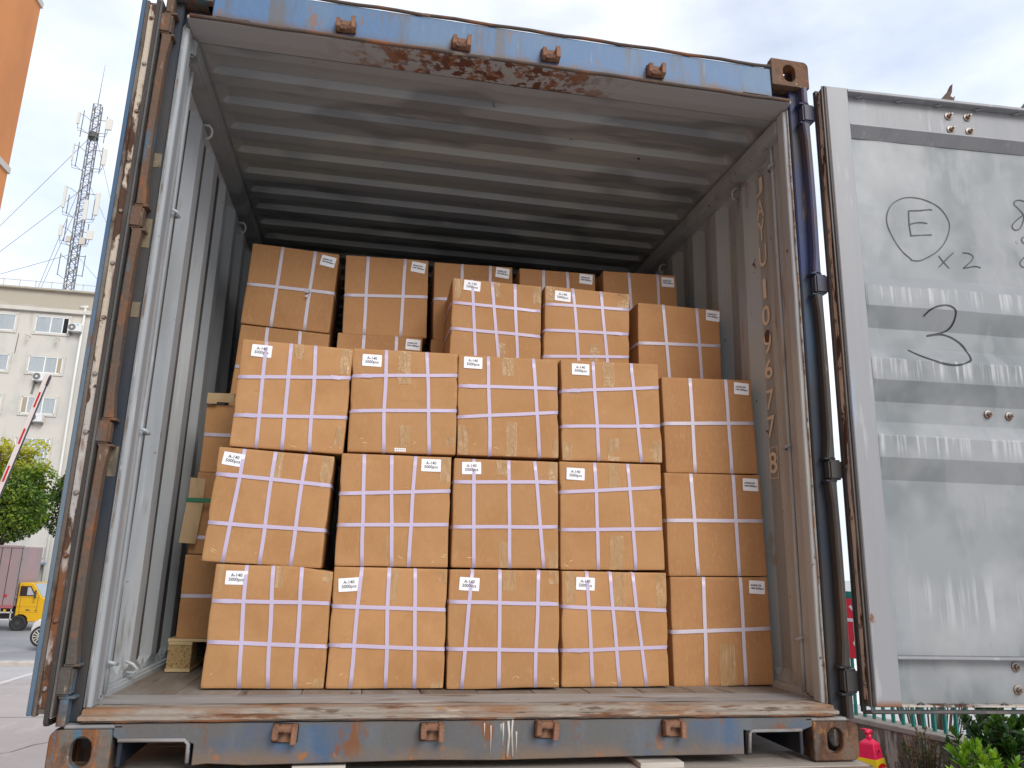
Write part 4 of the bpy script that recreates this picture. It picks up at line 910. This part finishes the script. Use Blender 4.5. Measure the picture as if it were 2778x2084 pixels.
# ================================================================== apartment block on the left
ap = thing('apartment_building', 'cream rendered apartment block with sliding windows behind the tree on the left', 'building', (0, 0, 0))
FY = 52.0
MB().box(-60, -20.25, FY, FY+12, -2.4, 16.75).build('wall', M['render_wall'], ap)
MB().box(-60.1, -20.15, FY-.12, FY+12.1, 16.755, 18.2).build('parapet', M['parapet'], ap)
MB().box(-60.3, -20.0, FY-.40, FY+12.3, 18.205, 18.36).build('roof_edge', M['parapet'], ap, bevel=.03)
MB().box(-60.2, -20.1, FY-.25, FY-.121, 16.70, 16.98).build('cornice', M['render_wall'], ap, bevel=.03)
rl = MB()
for k in range(14): rl.box(-33+k*1.0, -32.96+k*1.0, FY-.2, FY-.16, 18.36, 18.85)
rl.box(-33, -20.1, FY-.2, FY-.16, 18.82, 18.86); rl.build('roof_railing', M['band'], ap)
def window(x0, x1, z0, z1, style, mull):
    wf = MB()
    b = .14
    for (a, c, e, f) in ((x0-b, x1+b, z0-b, z0), (x0-b, x1+b, z1, z1+b), (x0-b, x0, z0, z1), (x1, x1+b, z0, z1)): wf.box(a, c, FY-.07, FY-.002, e, f)
    w_ = wf.build('window', M['render_wall'], ap)
    MB().box(x0, x1, FY-.012, FY-.004, z0, z1).build('curtain', M['curtain'], w_)
    fr_ = MB(); t = .055
    for (a, c, e, f) in ((x0, x1, z0, z0+t), (x0, x1, z1-t, z1), (x0, x0+t, z0, z1), (x1-t, x1, z0, z1)): fr_.box(a, c, FY-.06, FY-.02, e, f)
    for m_ in mull: fr_.box(x0+(x1-x0)*m_-.035, x0+(x1-x0)*m_+.035, FY-.058, FY-.022, z0, z1)
    if style == 'tall': fr_.box(x0, x1, FY-.058, FY-.022, z0+(z1-z0)*.60, z0+(z1-z0)*.60+.07)
    fr_.build('frame', M['win_frame'], w_)
    MB().box(x0+t, x1-t, FY-.034, FY-.030, z0+t, z1-t).build('pane', M['glass_c'], w_)
    if style in ('open_r', 'top'): MB().box(x1-.36, x1-t, FY-.045, FY-.038, z0+t, z1-t).build('open_sash', M['dark_open'], w_)
    if style == 'open_l': MB().box(x0+t, x0+.30, FY-.045, FY-.038, z0+t, z1-t).build('side_curtain', M['curtain_tan'], w_)
    if style == 'tan_r': MB().box(x1-.36, x1-t, FY-.045, FY-.038, z0+t, z1-t).build('side_curtain', M['curtain_tan'], w_)
m = mat('window_glass_clear', (0.55, 0.62, 0.62), 0.05, alpha=.30, spec=.8); M['glass_c'] = m
for i, (z0, z1) in enumerate(((15.26,16.42),(12.46,13.60),(9.66,10.80))):
    st = ('open_r', 'tan_r', 'open_l')[i]
    window(-23.62, -21.52, z0, z1, st, (.46, .82) if i == 0 else ((.48, .84) if i == 1 else (.18, .62)))
    window(-27.2, -24.85, z0, z1, 'plain', (.5,))
    window(-31.0, -28.9, z0, z1, 'plain', (.5,))
window(-23.55, -21.48, 6.55, 8.05, 'tall', (.48, .88)); window(-27.2, -24.9, 6.55, 8.05, 'tall', (.5,))
window(-21.20, -20.86, .50, .93, 'plain', ())
window(-22.9, -21.75, .1, .9, 'plain', (.5,))
MB().tube([(-20.62,FY-.12,17.35),(-20.62,FY-.12,12),(-20.55,FY-.12,6),(-20.5,FY-.12,-2.3)], .085, 8).tube([(-20.95,FY-.12,17.25),(-20.62,FY-.12,17.25),(-20.45,FY-.12,17.3)], .11, 8).build('downpipe', M['pipe'], ap, smooth=True)
MB().prism([(-24.55,15.1),(-24.52,15.1),(-24.56,13.7),(-24.60,13.7)], FY-.02, FY-.004, 'y').build('rust_stain', M['rust_bar'], ap)
for x, z in ((-24.0,14.75),(-22.15,14.70)):
    MB().tube([(x,FY-.01,z+.25),(x+.02,FY-.4,z+.22),(x+.05,FY-.4,z-.2),(x+.02,FY-.01,z-.1)], .022, 5).tube([(x+.2,FY-.01,z+.2),(x+.2,FY-.4,z+.18),(x+.22,FY-.4,z-.25)], .022, 5).build('ac_bracket', M['band'], ap)
def ac(x, z, label):
    o = thing('air_conditioner', label, 'air conditioner', (x, FY-.36, z), group='air conditioning units on the apartment wall')
    MB().box(-.42, .42, -.16, .28, 0, .56).build('casing', M['ac_white'], o, bevel=.02)
    f = MB().lathe([(.235,-.165),(.235,-.172)], (-.16,0,.28), 20, 'y').build('fan_grille', M['ac_dark'], o)
    MB().lathe([(.07,-.173),(.05,-.18)], (-.16,0,.28), 12, 'y').build('fan_hub', M['ac_white'], f)
    MB().box(-.36, -.30, -.1, .35, -.16, -.005).build('bracket', M['ac_dark'], o)
    MB().box(.30, .36, -.1, .35, -.16, -.005).build('bracket', M['ac_dark'], o)
    return o
ac(-20.98, 15.40, 'air conditioner with blue badge right of the topmost window')
MB().box(.1, .26, -.166, -.1605, .42, .48).build('badge', mat('badge_blue', (.18,.33,.62), .5), bpy.data.objects['air_conditioner'])
ac(-22.62, 11.83, 'air conditioner below the second window row, at the barrier arm tip')
ac(-22.45, 9.08, 'air conditioner below the third window row, partly behind the barrier arm')
for x, z0, z1 in ((-23.06,10.95,11.95),(-23.0,8.0,9.3)):
    MB().prism([(x-.04,z1),(x+.05,z1),(x+.08,(z0+z1)/2),(x+.02,z0),(x-.14,z0+.05),(x-.07,(z0+z1)/2)], FY-.012, FY-.004, 'y').build('drip_stain', M['dark_stain'] if 'dark_stain' in M else M.setdefault('dark_stain', mat('damp_stain', (.20,.19,.16), .9)), ap)
MB().box(-30, -20.45, FY-1.3, FY-.001, -.02, .12).build('shop_canopy', M['sign_blue'], ap, bevel=.02)
MB().box(-30, -20.55, FY-1.25, FY-1.18, -.50, -.025).build('shop_fascia', M['sign_blue'], ap)
MB().box(-29, -20.6, FY-.9, FY-.6, -1.7, -.52).build('shop_front', M['win_frame'], ap)
MB().box(-29, -20.7, FY-.93, FY-.905, -2.3, -1.2).build('shop_window', M['glass'], ap)

# ================================================================== telecom mast on the roof
tw = thing('telecom_mast', 'lattice telecom mast with panel antennas rising above the apartment roof', 'mast', (-25.1, 60, 18.3))
mb = MB(); HT = 19.3; mb_h = .30
legs = [(-.30,-.26),(.30,-.26),(.30,.26),(-.30,.26)]
def lp(i, z): s = 1-.06*z/HT; return Vector((legs[i % 4][0]*s - .16*z/HT, legs[i % 4][1]*s, z))
for i in range(4): mb.tube([lp(i, 0), lp(i, HT)], .042, 5).build if False else mb.tube([lp(i, 0), lp(i, HT)], .042, 5)
mb.build('leg', M['steel'], tw)
mb = MB(); nz = 36
for k in range(nz):
    z0, z1 = HT*k/nz, HT*(k+1)/nz
    for i in range(4):
        a, b = (lp(i, z0), lp(i+1, z1)) if k % 2 else (lp(i+1, z0), lp(i, z1))
        mb.tube([a, b], .024 if k > 13 else .034, 4); mb.tube([lp(i, z1), lp(i+1, z1)], .02, 4)
mb.build('lattice', M['steel'], tw)
MB().tube([lp(0,HT)+Vector((.25,.2,0)), lp(0,HT)+Vector((.30,.2,3.9))], [.035,.012], 5).build('lightning_rod', M['steel'], tw)
MB().lathe([(.05,-.3),(.42,-.2),(.36,.3),(.05,.4)], (-.13,0,16.4), 12, 'z').build('cable_drum', M['dark_steel'], tw)
def ant(x0, z0, x1, z1, side, wd, zp0, zp1, yy=-.35):
    # panel plus its mounting pole and two stand-off arms, all in mast coordinates
    X0, X1 = x0+25.1, x1+25.1
    MB().box(X0-wd/2, X0+wd/2, yy-.08, yy+.08, z1-18.3, z0-18.3).build('panel_antenna', M['antenna'], tw, bevel=.02)
    px_ = X0 + (.30 if side < 0 else -.24)
    mbp = MB().tube([(px_, yy+.1, zp0-18.3), (px_, yy+.1, zp1-18.3)], .035, 5)
    for zz in (z0-18.3-.15, z1-18.3-.35):
        c = lp(0 if side < 0 else 1, zz-.2); mbp.tube([(px_, yy+.1, zz), (c.x, c.y, zz-(.45 if side < 0 else 0))], .028, 4); mbp.tube([(px_, yy+.1, zz), (X0, yy, zz)], .02, 4)
    mbp.tube([(X0, yy, z1-18.3), (X0+(.1 if side < 0 else -.1), yy, z1-18.3-.6), (px_-side*.6, yy, z1-18.3-.75)], .022, 4)
    mbp.build('antenna_mount', M['steel'], tw)
ant(-26.45,36.6,-26.3,35.5,-1,.2,36.85,34.4); ant(-24.05,36.25,-23.8,35.25,1,.52,36.5,34.05)
ant(-26.40,33.7,-26.3,32.1,-1,.09,33.9,31.65); ant(-24.0,33.45,-24.0,32.0,1,.32,33.65,31.25)
ant(-26.45,29.85,-26.3,27.9,-1,.2,29.1,27.4); ant(-23.95,29.5,-23.95,27.5,1,.32,28.95,27.1)
ant(-26.3,26.4,-26.2,25.45,-1,.25,26.95,25.05); ant(-24.1,26.15,-24.0,25.35,1,.48,26.75,24.95)
MB().box(.22, .52, -.45, -.3, 8.7, 10.45).build('panel_antenna', M['antenna'], tw, bevel=.02)
MB().box(-.75, -.4, -.3, -.1, 6.75, 7.25).box(.25, .7, -.35, -.1, 6.6, 7.2).build('radio_unit', M['band'], tw, bevel=.02)
for s in (-1, 1):
    X0 = -.9 if s < 0 else .92
    m2 = MB().tube([(X0,-.3,3.85),(X0,-.3,5.7)], .035, 5)
    for zz in (3.95, 5.6): c = lp(0 if s < 0 else 1, zz-.3); m2.tube([(X0,-.3,zz),(c.x,c.y,zz-(.4 if s < 0 else 0))], .03, 4)
    m2.build('antenna_mount', M['steel'], tw)
def guy(a, b): MB().tube([Vector(a)-Vector((-25.1,60,18.3)), Vector(b)-Vector((-25.1,60,18.3))], .018, 4).build('guy_wire', M['steel'], tw)
for a, b in (((-25.45,60,34.6),(-38.0,60,13.7+.9)),((-25.4,60,29.8),(-38.0,60,15.0)),((-25.4,60,24.1),(-38,60,18.4)),((-25.5,60,30.4),(-27.75,60,18.9)),((-25.5,60,28.3),(-27.6,60,18.9)),((-24.9,60,34.4),(-22.2,60,26.5)),((-24.9,60,30.3),(-22.0,60,25.0)),((-24.9,60,24.0),(-22,60,21.0))): guy(a, b)

# ================================================================== orange building at the left edge
ob = thing('orange_building', 'orange rendered building with pale bands at the upper left edge', 'building')
MB().box(-22, -9, -14, 15.07, -2.3, 24).build('wall', M['orange'], ob)
for z in (4.65, 9.05, 13.45, 17.9):
    MB().box(-22.05, -8.96, -14.05, 15.10, z-.075, z+.075).build('band', M['band'], ob)

# ================================================================== barrier arm
br = thing('boom_barrier', 'raised white barrier arm with red stripes in front of the apartment block', 'barrier', (-9.93, 18, -2.0))
# arm axis through two measured points in the plane y = 18
p0 = Vector((-9.93, 18, -1.15)); p1 = Vector((-8.615, 18, 5.03)); ax = (p1-p0); ln = ax.length; ang = math.atan2(ax.x, ax.z)
am = part('arm', br, (0, 0, .85), (0, ang, 0))
MB().box(-.058, .058, -.03, .03, -.3, ln).build('arm_beam', M['boom_white'], am, bevel=.006)
MB().box(.0585, .072, -.03, .03, -.3, ln-.02).build('rubber_edge', M['boom_dark'], am)
k = 0
z = ln-.90
while z > .3:
    MB().box(-.022, .024, -.0335, -.0305, z, z+.40).build('stripe', M['boom_red'], am); z -= .955
MB().box(.05, .085, -.04, .04, ln-.30, ln-.06).build('end_bracket', M['boom_dark'], am)
MB().box(-.19, .19, -.17, .17, -.06, 1.02).build('cabinet', M['boom_white'], br, bevel=.02)

# ================================================================== trees
def crown_mesh(name, blobs, count, size, seed, topbias):
    r_ = random.Random(seed); vs = []; fs = []; tint = []
    zlo = min(c[2]-rz for c, rx, ry, rz in blobs); zhi = max(c[2]+rz for c, rx, ry, rz in blobs)
    vol = [rx*ry*rz for c, rx, ry, rz in blobs]; tot = sum(vol)
    for (c, rx, ry, rz), v_ in zip(blobs, vol):
        for _ in range(int(count*v_/tot)):
            while True:
                p = Vector((r_.uniform(-1,1), r_.uniform(-1,1), r_.uniform(-1,1)))
                if .25 < p.length < 1: break
            p = p.normalized()*(p.length**.45); q = Vector((c[0]+p.x*rx, c[1]+p.y*ry, c[2]+p.z*rz))
            if noise.noise(q*1.1+Vector((seed,0,0))) < -.22: continue
            n = (p + Vector((r_.gauss(0,.6), r_.gauss(0,.6), r_.gauss(.3,.6)))).normalized(); a = n.orthogonal().normalized()
            a = Matrix.Rotation(r_.uniform(0,6.28), 3, n) @ a; b = n.cross(a); s = size*r_.uniform(.6,1.3)
            o = len(vs); vs += [q-a*s*.5, q+b*s*.28+n*s*.08, q+a*s*.5, q-b*s*.28+n*s*.08]; fs.append((o,o+1,o+2,o+3))
            tint.append(min(1, max(0, r_.gauss(.35,.16) + topbias*max(0,(q.z-zlo)/(zhi-zlo)-.55)*2.0 + .35*noise.noise(q*.9))))
    me = bpy.data.meshes.new(name); me.from_pydata([tuple(v) for v in vs], [], fs)
    at = me.attributes.new('tint', 'FLOAT', 'FACE'); at.data.foreach_set('value', tint)
    return me
def tree(label, base, blobs, mt, count, size, seed, tb):
    q_ = random.Random(seed+50); n0 = len(blobs)
    for _ in range(14):
        c, rx, ry, rz = blobs[q_.randrange(n0)]; a = q_.uniform(0, 6.28); e = q_.uniform(-.5, 1.3); s_ = q_.uniform(.35, .6)
        blobs = blobs + [((c[0]+rx*math.cos(a)*math.cos(e), c[1]+ry*math.sin(a)*math.cos(e), c[2]+rz*math.sin(e)), s_, s_, s_*.9)]
    t = thing('tree', label, 'tree', base, group='street trees before the apartment block')
    cz = sum(b[0][2] for b in blobs)/len(blobs)
    mbt = MB().tube([(0,0,0),(.05,0,1.2),(0,.05,2.4),(.1,0,cz)], [.16,.13,.11,.06], 8)
    for c, rx, ry, rz in blobs: mbt.tube([(0,.05,2.3),(c[0]*.5,c[1]*.5,(2.3+c[2])/2+.2),(c[0],c[1],c[2])], [.08,.05,.02], 6)
    mbt.build('trunk', M['bark'], t, smooth=True)
    link('crown', crown_mesh('crown', blobs, count, size, seed, tb), mt, t)
tree('bushy tree with yellow-green top behind the pink truck box', (-16.2, 34, -2.3),
     [((0,0,5.6),1.8,1.7,1.9),((-1.5,.2,5.8),1.6,1.5,1.6),((1.35,-.3,5.4),1.15,1.2,1.7),((.6,-.5,4.5),1.6,1.3,1.2),((-1.2,0,4.5),1.5,1.4,1.3),((.8,.1,6.6),.85,.8,.8)], M['leaf_tree'], 26000, .18, 3, 1.3)
tree('duller tree with reddish tips close to the container door edge', (-13.2, 36.5, -2.3),
     [((-.3,0,5.4),1.4,1.3,1.8),((-1.1,.2,5.0),1.1,1.1,1.4),((-.3,0,6.7),.8,.8,.9),((.8,0,5.2),1.1,1.1,1.5)], M['leaf_tree2'], 12000, .17, 8, .7)

# ================================================================== truck and car on the road
tk = thing('box_truck', 'small truck with yellow cab and faded pink ribbed box body', 'truck', (-13.5, 31.3, -2.32))
MB().box(-4.4, -.20, -.15, 1.75, .93, 3.20).build('cargo_box', M['truck_box'], tk, bevel=.03)
for x in (-.22,-.62,-.95,-1.3,-1.65,-2.0): MB().box(x-.012, x+.012, -.158, -.1505, .97, 3.17).build('box_seam', M['dark_steel'], tk)
MB().box(-4.4, -.16, -.18, -.1505, 3.14, 3.235).build('box_top_rail', M['truck_box'], tk, bevel=.01); MB().box(-4.4, -.22, -.17, -.1505, .86, .98).build('box_bottom_rail', mat('faded_red_rail', (.42,.13,.14), .6), tk)
for z in (2.75, 1.95, 1.25): MB().box(-.205, -.15, -.175, -.1, z, z+.05).build('door_hinge', M['truck_box'], tk)
for x in (-.95, -.62): MB().box(x, x+.1, -.175, -.1505, 1.28, 1.38).build('side_lamp', M['red_plastic'], tk)
cabp = [(-.14,.55),(-.14,1.83),(.30,1.83),(.38,1.80),(.72,1.30),(.98,1.16),(1.02,.62),(.98,.38),(.34,.36),(.30,.52),(.18,.62),(0,.64)]
cab = MB().prism(cabp, -.12, 1.62, 'y').build('cab', M['yellow'], tk, bevel=.025)
MB().prism([(-.08,1.32),(-.08,1.70),(.30,1.70),(.52,1.32)], -.128, -.1205, 'y').build('side_window', M['dark_glass'], cab)
MB().prism([(.18,1.36),(.18,1.66),(.28,1.66),(.45,1.36)], -.131, -.1285, 'y').build('window_reflection', M['curtain'], cab)
MB().prism([(.345,1.785),(.41,1.785),(.745,1.30),(.70,1.30)], -.08, 1.58, 'y').build('windscreen', M['glass'], cab)
for z in (1.26, .92, .72): MB().box(-.12, .66, -.124, -.1205, z, z+.012).build('body_crease', mat('ochre_crease', (.45,.22,.01), .5) if 'ochre' not in M else M['ochre'], cab)
t_ = link('cab_lettering', text_mesh('DELIVERY', .001), M['dark_steel'], cab) if False else None
MB().box(.22, .34, -.1245, -.1205, .78, .83).box(.36, .40, -.1245, -.1205, .775, .80).box(.54, .62, -.1245, -.1205, .77, .80).build('cab_lettering', M['dark_steel'], cab)
MB().box(.40, .43, -.126, -.1205, 1.08, 1.11).box(.46, .49, -.126, -.1205, 1.08, 1.11).build('door_handle', M['dark_steel'], cab)
MB().box(-4.2, .6, .3, 1.2, .42, .86).build('chassis', M['dark_steel'], tk)
for x in (0.0, -3.2):
    o = MB().lathe([(.17,-.10),(.24,-.12),(.30,-.09),(.305,0),(.30,.09),(.24,.12)], (0,0,0), 26, 'y').build('wheel', M['tyre'], tk); o.location = (x, 0.0, .305)
    MB().lathe([(.18,-.085),(.15,-.06),(.09,-.05),(.07,-.10),(.03,-.105)], (0,0,0), 18, 'y').build('rim', M['dark_steel'], o)
for x_ in (-.02, .60): MB().box(x_, x_+.012, -.1245, -.1205, .70, 1.76 if x_ < .3 else 1.28).build('door_seam', M['dark_steel'], cab)
MB().box(.98, 1.03, .05, .30, .70, .86).build('headlamp', M['ac_white'], cab, bevel=.01)
MB().box(.50, .56, -.30, -.22, 1.25, 1.55).build('mirror', M['dark_steel'], cab, bevel=.01)
gd = MB()
for z in (.42, .68): gd.box(-2.6, -.22, -.14, -.11, z, z+.05)
for x in (-.3, -.7, -1.3, -2.2): gd.box(x, x+.035, -.14, -.11, .42, .88)
gd.build('side_guard', M['ac_white'], tk); MB().box(-.55, -.46, -.16, -.12, .72, .82).build('amber_lamp', M['yellow'], tk)
cr_ = thing('parked_car', 'white car almost hidden behind the open left door, spoked wheel showing', 'car', (-10.05, 24.3, -2.17))
bd = [(-.36,.30),(-.36,.62),(-.25,.80),(.55,.90),(1.15,1.38),(2.35,1.42),(3.1,.98),(3.75,.92),(3.85,.5),(3.8,.22),(-.1,.2)]
MB().prism(bd, 0.02, 1.70, 'y').build('body', M['car_white'], cr_, bevel=.05, seg=2)
MB().prism([(.75,.93),(1.2,1.30),(2.3,1.34),(2.85,.98)], .008, .019, 'y').build('side_window', M['dark_glass'], cr_)
for x in (-.02, 2.75):
    o = MB().lathe([(.22,-.10),(.29,-.10),(.315,-.06),(.315,.08)], (0,0,0), 30, 'y').build('wheel', M['tyre'], cr_); o.location = (x, .03, .315)
    MB().lathe([(.225,-.085),(.215,-.06),(.19,-.05)], (0,0,0), 26, 'y').build('rim', M['dark_steel'], o)
    MB().tube([(.222*math.cos(2*math.pi*k/24),-.10,.222*math.sin(2*math.pi*k/24)) for k in range(25)], .010, 5).build('rim_lip', M['alloy'], o)
    sp = MB()
    for k in range(14):
        a = 2*math.pi*k/14; sp.tube([(.03*math.cos(a),-.095,.03*math.sin(a)),(.22*math.cos(a),-.10,.22*math.sin(a))], .016, 5)
    sp.build('spokes', M['alloy'], o)

# ================================================================== right side: wall, fence, banner, cone, shrubs
WO = Vector((4.247, 4.555, 0)); WD = Vector((.2975, -.9547, 0)).normalized(); WN = Vector((-WD.y, WD.x, 0))
WN = WN if WN.x > 0 else -WN
def wp(s, n=0, z=0): p = WO + WD*s + WN*n; return (p.x, p.y, z)
def wbox(mb, s0, s1, n0, n1, z0, z1):
    vs = [wp(s, n, z) for z in (z0, z1) for s, n in ((s0,n0),(s1,n0),(s1,n1),(s0,n1))]
    return mb.add(vs, [(0,3,2,1),(4,5,6,7),(0,1,5,4),(1,2,6,5),(2,3,7,6),(3,0,4,7)])
lw = thing('garden_wall', 'low stained concrete wall carrying the green fence at lower right', 'wall')
wbox(MB(), -7, 4.5, 0.015, .22, -1.62, -.775).build('wall', M['old_concrete'], lw)
wbox(MB(), -7, 4.5, 0, .24, -.774, -.72).build('coping', M['cap'], lw, bevel=.008)
fe = thing('fence', 'green painted picket fence on the low concrete wall at right', 'fence')
for k in range(92):
    s = -6.0+.100*k
    if abs((s+.47) % 2.1) < .06: continue
    wbox(MB(), s, s+.026, .105, .131, -.719, .36).build('picket', M['fence'], fe, bevel=.002)
for k in range(6):
    s = -5.72+2.1*k+1.0; wbox(MB(), s-.045, s+.045, .075, .165, -.719, .62).build('post', M['fence'], fe, bevel=.004)
for z0, z1 in ((.36,.43),): wbox(MB(), -6.0, 3.2, .10, .136, z0, z1).build('rail', M['fence'], fe, bevel=.004)
bn = thing('banner', 'red cloth banner with white writing hung on the green fence', 'banner')
MB().grid(lambda u, v: (lambda p: (p[0]-.012*noise.noise((u*3,v*2,1)), p[1], p[2]))(wp(u, .088, v)), [-3.4+i*.17 for i in range(21)], [-.20+i*.14 for i in range(5)]).build('cloth', M['banner'], bn, smooth=True)
me = text_mesh('请', .44)
for v in me.vertices:
    p = wp(.13+v.co.x, .072, .075+v.co.y); v.co = p
link('lettering', me, M['white_ink'], bn)
pw = thing('white_wall', 'white rendered boundary wall seen between the green pickets', 'wall')
MB().box(3.9, 22, 10.0, 10.2, -2.4, .16).build('wall', M['white_wall'], pw)
for z in (-1.2,-1.0,-.8,-.6,-.4,-.2,0): MB().box(3.9, 22, 9.994, 9.9995, z, z+.012).build('joint', M['groove'], pw)
cp_ = thing('concrete_pillar', 'weathered concrete pillar behind the fence, seen through the door gap', 'pillar', wp(-1.6, 1.1, -1.6))
MB().box(-.45, .25, -.25, .25, 0, 2.93).build('shaft', M['old_concrete'] if False else M['cap'], cp_, bevel=.01); MB().box(-.50, .30, -.30, .30, 2.931, 2.97).build('cap_slab', M['dark_steel'], cp_)
MB().tube([wp(-6, 1.4, 1.62), wp(-2, 1.2, 1.60), wp(1, 1.2, 1.55)], .012, 5)
struct(MB().grid(lambda u, v: (*wp(u, v)[:2], -1.47+.03*noise.noise((u*3, v*3, 0))), [-2+i*.2 for i in range(26)], [-1.6+.2*i for i in range(9)]).build('planting_bed', M['soil'], None, smooth=True))

cn = thing('traffic_cone', 'square red no-parking cone with yellow sleeve and loop handle beside the trailer', 'cone', (4.03, 4.06, -1.5), (0, 0, R(31)))
def frus(mb, z0, h0, z1, h1):
    mb.add([(-h0,-h0,z0),(h0,-h0,z0),(h0,h0,z0),(-h0,h0,z0),(-h1,-h1,z1),(h1,-h1,z1),(h1,h1,z1),(-h1,h1,z1)], [(0,3,2,1),(4,5,6,7),(0,1,5,4),(1,2,6,5),(2,3,7,6),(3,0,4,7)]); return mb
hw = lambda z: .165-.155*z
frus(MB(), 0, .22, .05, .21).build('base', M['cone_red'], cn, bevel=.01)
frus(MB(), .0505, hw(.05), .665, hw(.665)).build('body', M['cone_red'], cn, bevel=.006)
sl = MB()
for a, b, c, d in ((.14, hw(.14)+.004, .548, hw(.548)+.004),): frus(sl, a, b, c, d)
sl = sl.build('sleeve', M['cone_yellow'], cn)
frus(MB(), .6655, hw(.665), .695, .030).build('shoulder', M['cone_red'], cn, bevel=.004)
MB().tube([(0,0,.69),(0,0,.735)], .022, 10).tube([(-.045,0,.75),(0,0,.758),(.045,0,.75)], .020, 8).tube([(-.03,0,.775),(-.035,.03,.775),(-.03,.05,.77)], .008, 6).build('handle', M['cone_red'], cn, smooth=True)
for f in range(2):
    a = R(-90*f) if f else 0
    h = part('emblem', sl, (0, 0, 0), (0, 0, R(90) if f else 0))
    zc = .43; sl_ = -math.atan(.155)
    Mx = Matrix.Translation((0, -hw(zc)-.0062, zc)) @ Matrix.Rotation(math.atan(.155)*-1, 4, 'X')
    pl_ = [(-.085,-.10),(.085,-.10),(.085,.05)] + [(.085*math.cos(R(t)), .05+.035*math.sin(R(t))) for t in range(20, 180, 20)] + [(-.085,.05)]
    MB().add([Mx @ Vector((x, 0, z)) for x, z in pl_], [tuple(range(len(pl_)))]).build('emblem_field', M['sign_red'], sl, bevel=0).rotation_euler = (0, 0, R(90) if f else 0)
    me = text_mesh('大太保', .056, 'CENTER', 1, .001)
    for v in me.vertices: v.co = Mx @ Vector((v.co.x+.18*v.co.y, -.0012, v.co.y*1.35+.015))
    link('emblem_lettering', me, M['white_ink'], sl).rotation_euler = (0, 0, R(90) if f else 0)
    bpy.data.objects.remove(h)
MB().lathe([(.028,-.003),(.026,-.0045),(.020,-.003)], (0,0,0), 18, 'y').build('stamped_ring', M['cone_red'], cn, smooth=True).location = (0, -hw(.60)-.001, .60)

def leaf(vs, fs, tn, o, d, n, ln, wd, t, r_):
    s = d.cross(n).normalized(); k = len(vs); cu = -n*ln*.10
    vs += [o, o+d*ln*.38+s*wd/2+n*wd*.16, o+d*ln*.75+s*wd*.34+cu*.4+n*wd*.10, o+d*ln+cu, o+d*ln*.75-s*wd*.34+cu*.4+n*wd*.10, o+d*ln*.38-s*wd/2+n*wd*.16, o+d*ln*.40]
    fs += [(k,k+1,k+6), (k+1,k+2,k+3,k+6), (k+6,k+3,k+4,k+5), (k,k+6,k+5)]; tn += [t]*4
def shrub(name, label, cat, base, tips, seed, mt, ln, wd, per, grp=None):
    r_ = random.Random(seed); root = thing(name, label, cat, base, group=grp); vs = []; fs = []; tn = []; st = MB()
    for (x, y, z) in tips:
        p = Vector((x, y, z)); ou = Vector((x, y, 0)); ou = ou.normalized() if ou.length > .01 else Vector((1,0,0))
        axd = (Vector((0,0,1)) + ou*.35 + Vector((r_.uniform(-.3,.3), r_.uniform(-.3,.3), 0))).normalized()
        st.tube([(x*.15, y*.15, .05), (x*.6, y*.6, z*.55), p - axd*.02], [.009,.006,.003], 5)
        tb = min(1, max(0, r_.gauss(.5,.2)))
        for k in range(per):
            t = k/per; az = k*2.4+r_.uniform(-.3,.3); el = R(78-66*t+r_.uniform(-8,8))
            a = axd.orthogonal().normalized(); b = axd.cross(a); hd_ = a*math.cos(az)+b*math.sin(az)
            d = (axd*math.sin(el)+hd_*math.cos(el)).normalized(); n = (axd*math.cos(el)-hd_*math.sin(el)).normalized()
            leaf(vs, fs, tn, p-axd*(.11*t), d, n, ln*r_.uniform(.75,1.15)*(.7+.5*t), wd*r_.uniform(.8,1.15), min(1, max(0, tb+.25*(1-t)-.25+r_.gauss(0,.08))), r_)
    me = bpy.data.meshes.new('foliage'); me.from_pydata([tuple(v) for v in vs], [], fs)
    at = me.attributes.new('tint', 'FLOAT', 'FACE'); at.data.foreach_set('value', tn)
    for p in me.polygons: p.use_smooth = True
    link('foliage', me, mt, root); st.build('stems', M['bark'], root)
r_ = random.Random(21)
def tips(n, rx, ry, z0, z1, dome=True):
    T = []
    for _ in range(n):
        a = r_.uniform(0, 6.283); q = r_.random()**.6; z = z0+(z1-z0)*((1-q*q*.55)*r_.uniform(.55, 1.0))
        T.append((rx*q*math.cos(a), ry*q*math.sin(a), z))
    return T
G3 = 'glossy evergreen shrubs below the right door'
shrub('shrub', 'glossy bright green shrub below the right door, nearest the low wall', 'shrub', (3.86, 2.55, -1.5), tips(70, .36, .38, .25, 1.0), 1, M['leaf_shrub'], .105, .037, 11, G3)
shrub('shrub', 'glossy green shrub below the right door at the picture edge', 'shrub', (4.50, 2.40, -1.5), tips(80, .42, .45, .3, 1.08), 2, M['leaf_shrub'], .105, .037, 11, G3)
shrub('shrub', 'dark tall shrub against the fence just under the right door', 'shrub', (4.36, 2.98, -1.5), tips(75, .34, .36, .55, 1.25), 3, M['leaf_dark'] if 'leaf_dark' in M else M.setdefault('leaf_dark', leafmat('dark_shrub_leaves', [(0.012,0.042,0.006),(0.030,0.085,0.010),(0.07,0.16,0.012),(0.16,0.27,0.02)], .28)), .085, .042, 10, G3)
shrub('dry_plant', 'half withered plant with reddish dry leaves beside the red cone', 'plant', (4.27, 3.70, -1.5), tips(44, .20, .30, .3, .86), 4, M['leaf_dry'], .045, .022, 9)
shrub('fence_plant', 'leafy yellow-green plant behind the fence rail in the door gap', 'plant', wp(.35, .55, -1.6), tips(60, .5, .5, 1.4, 2.12), 6, M['leaf_shrub'], .07, .035, 9)
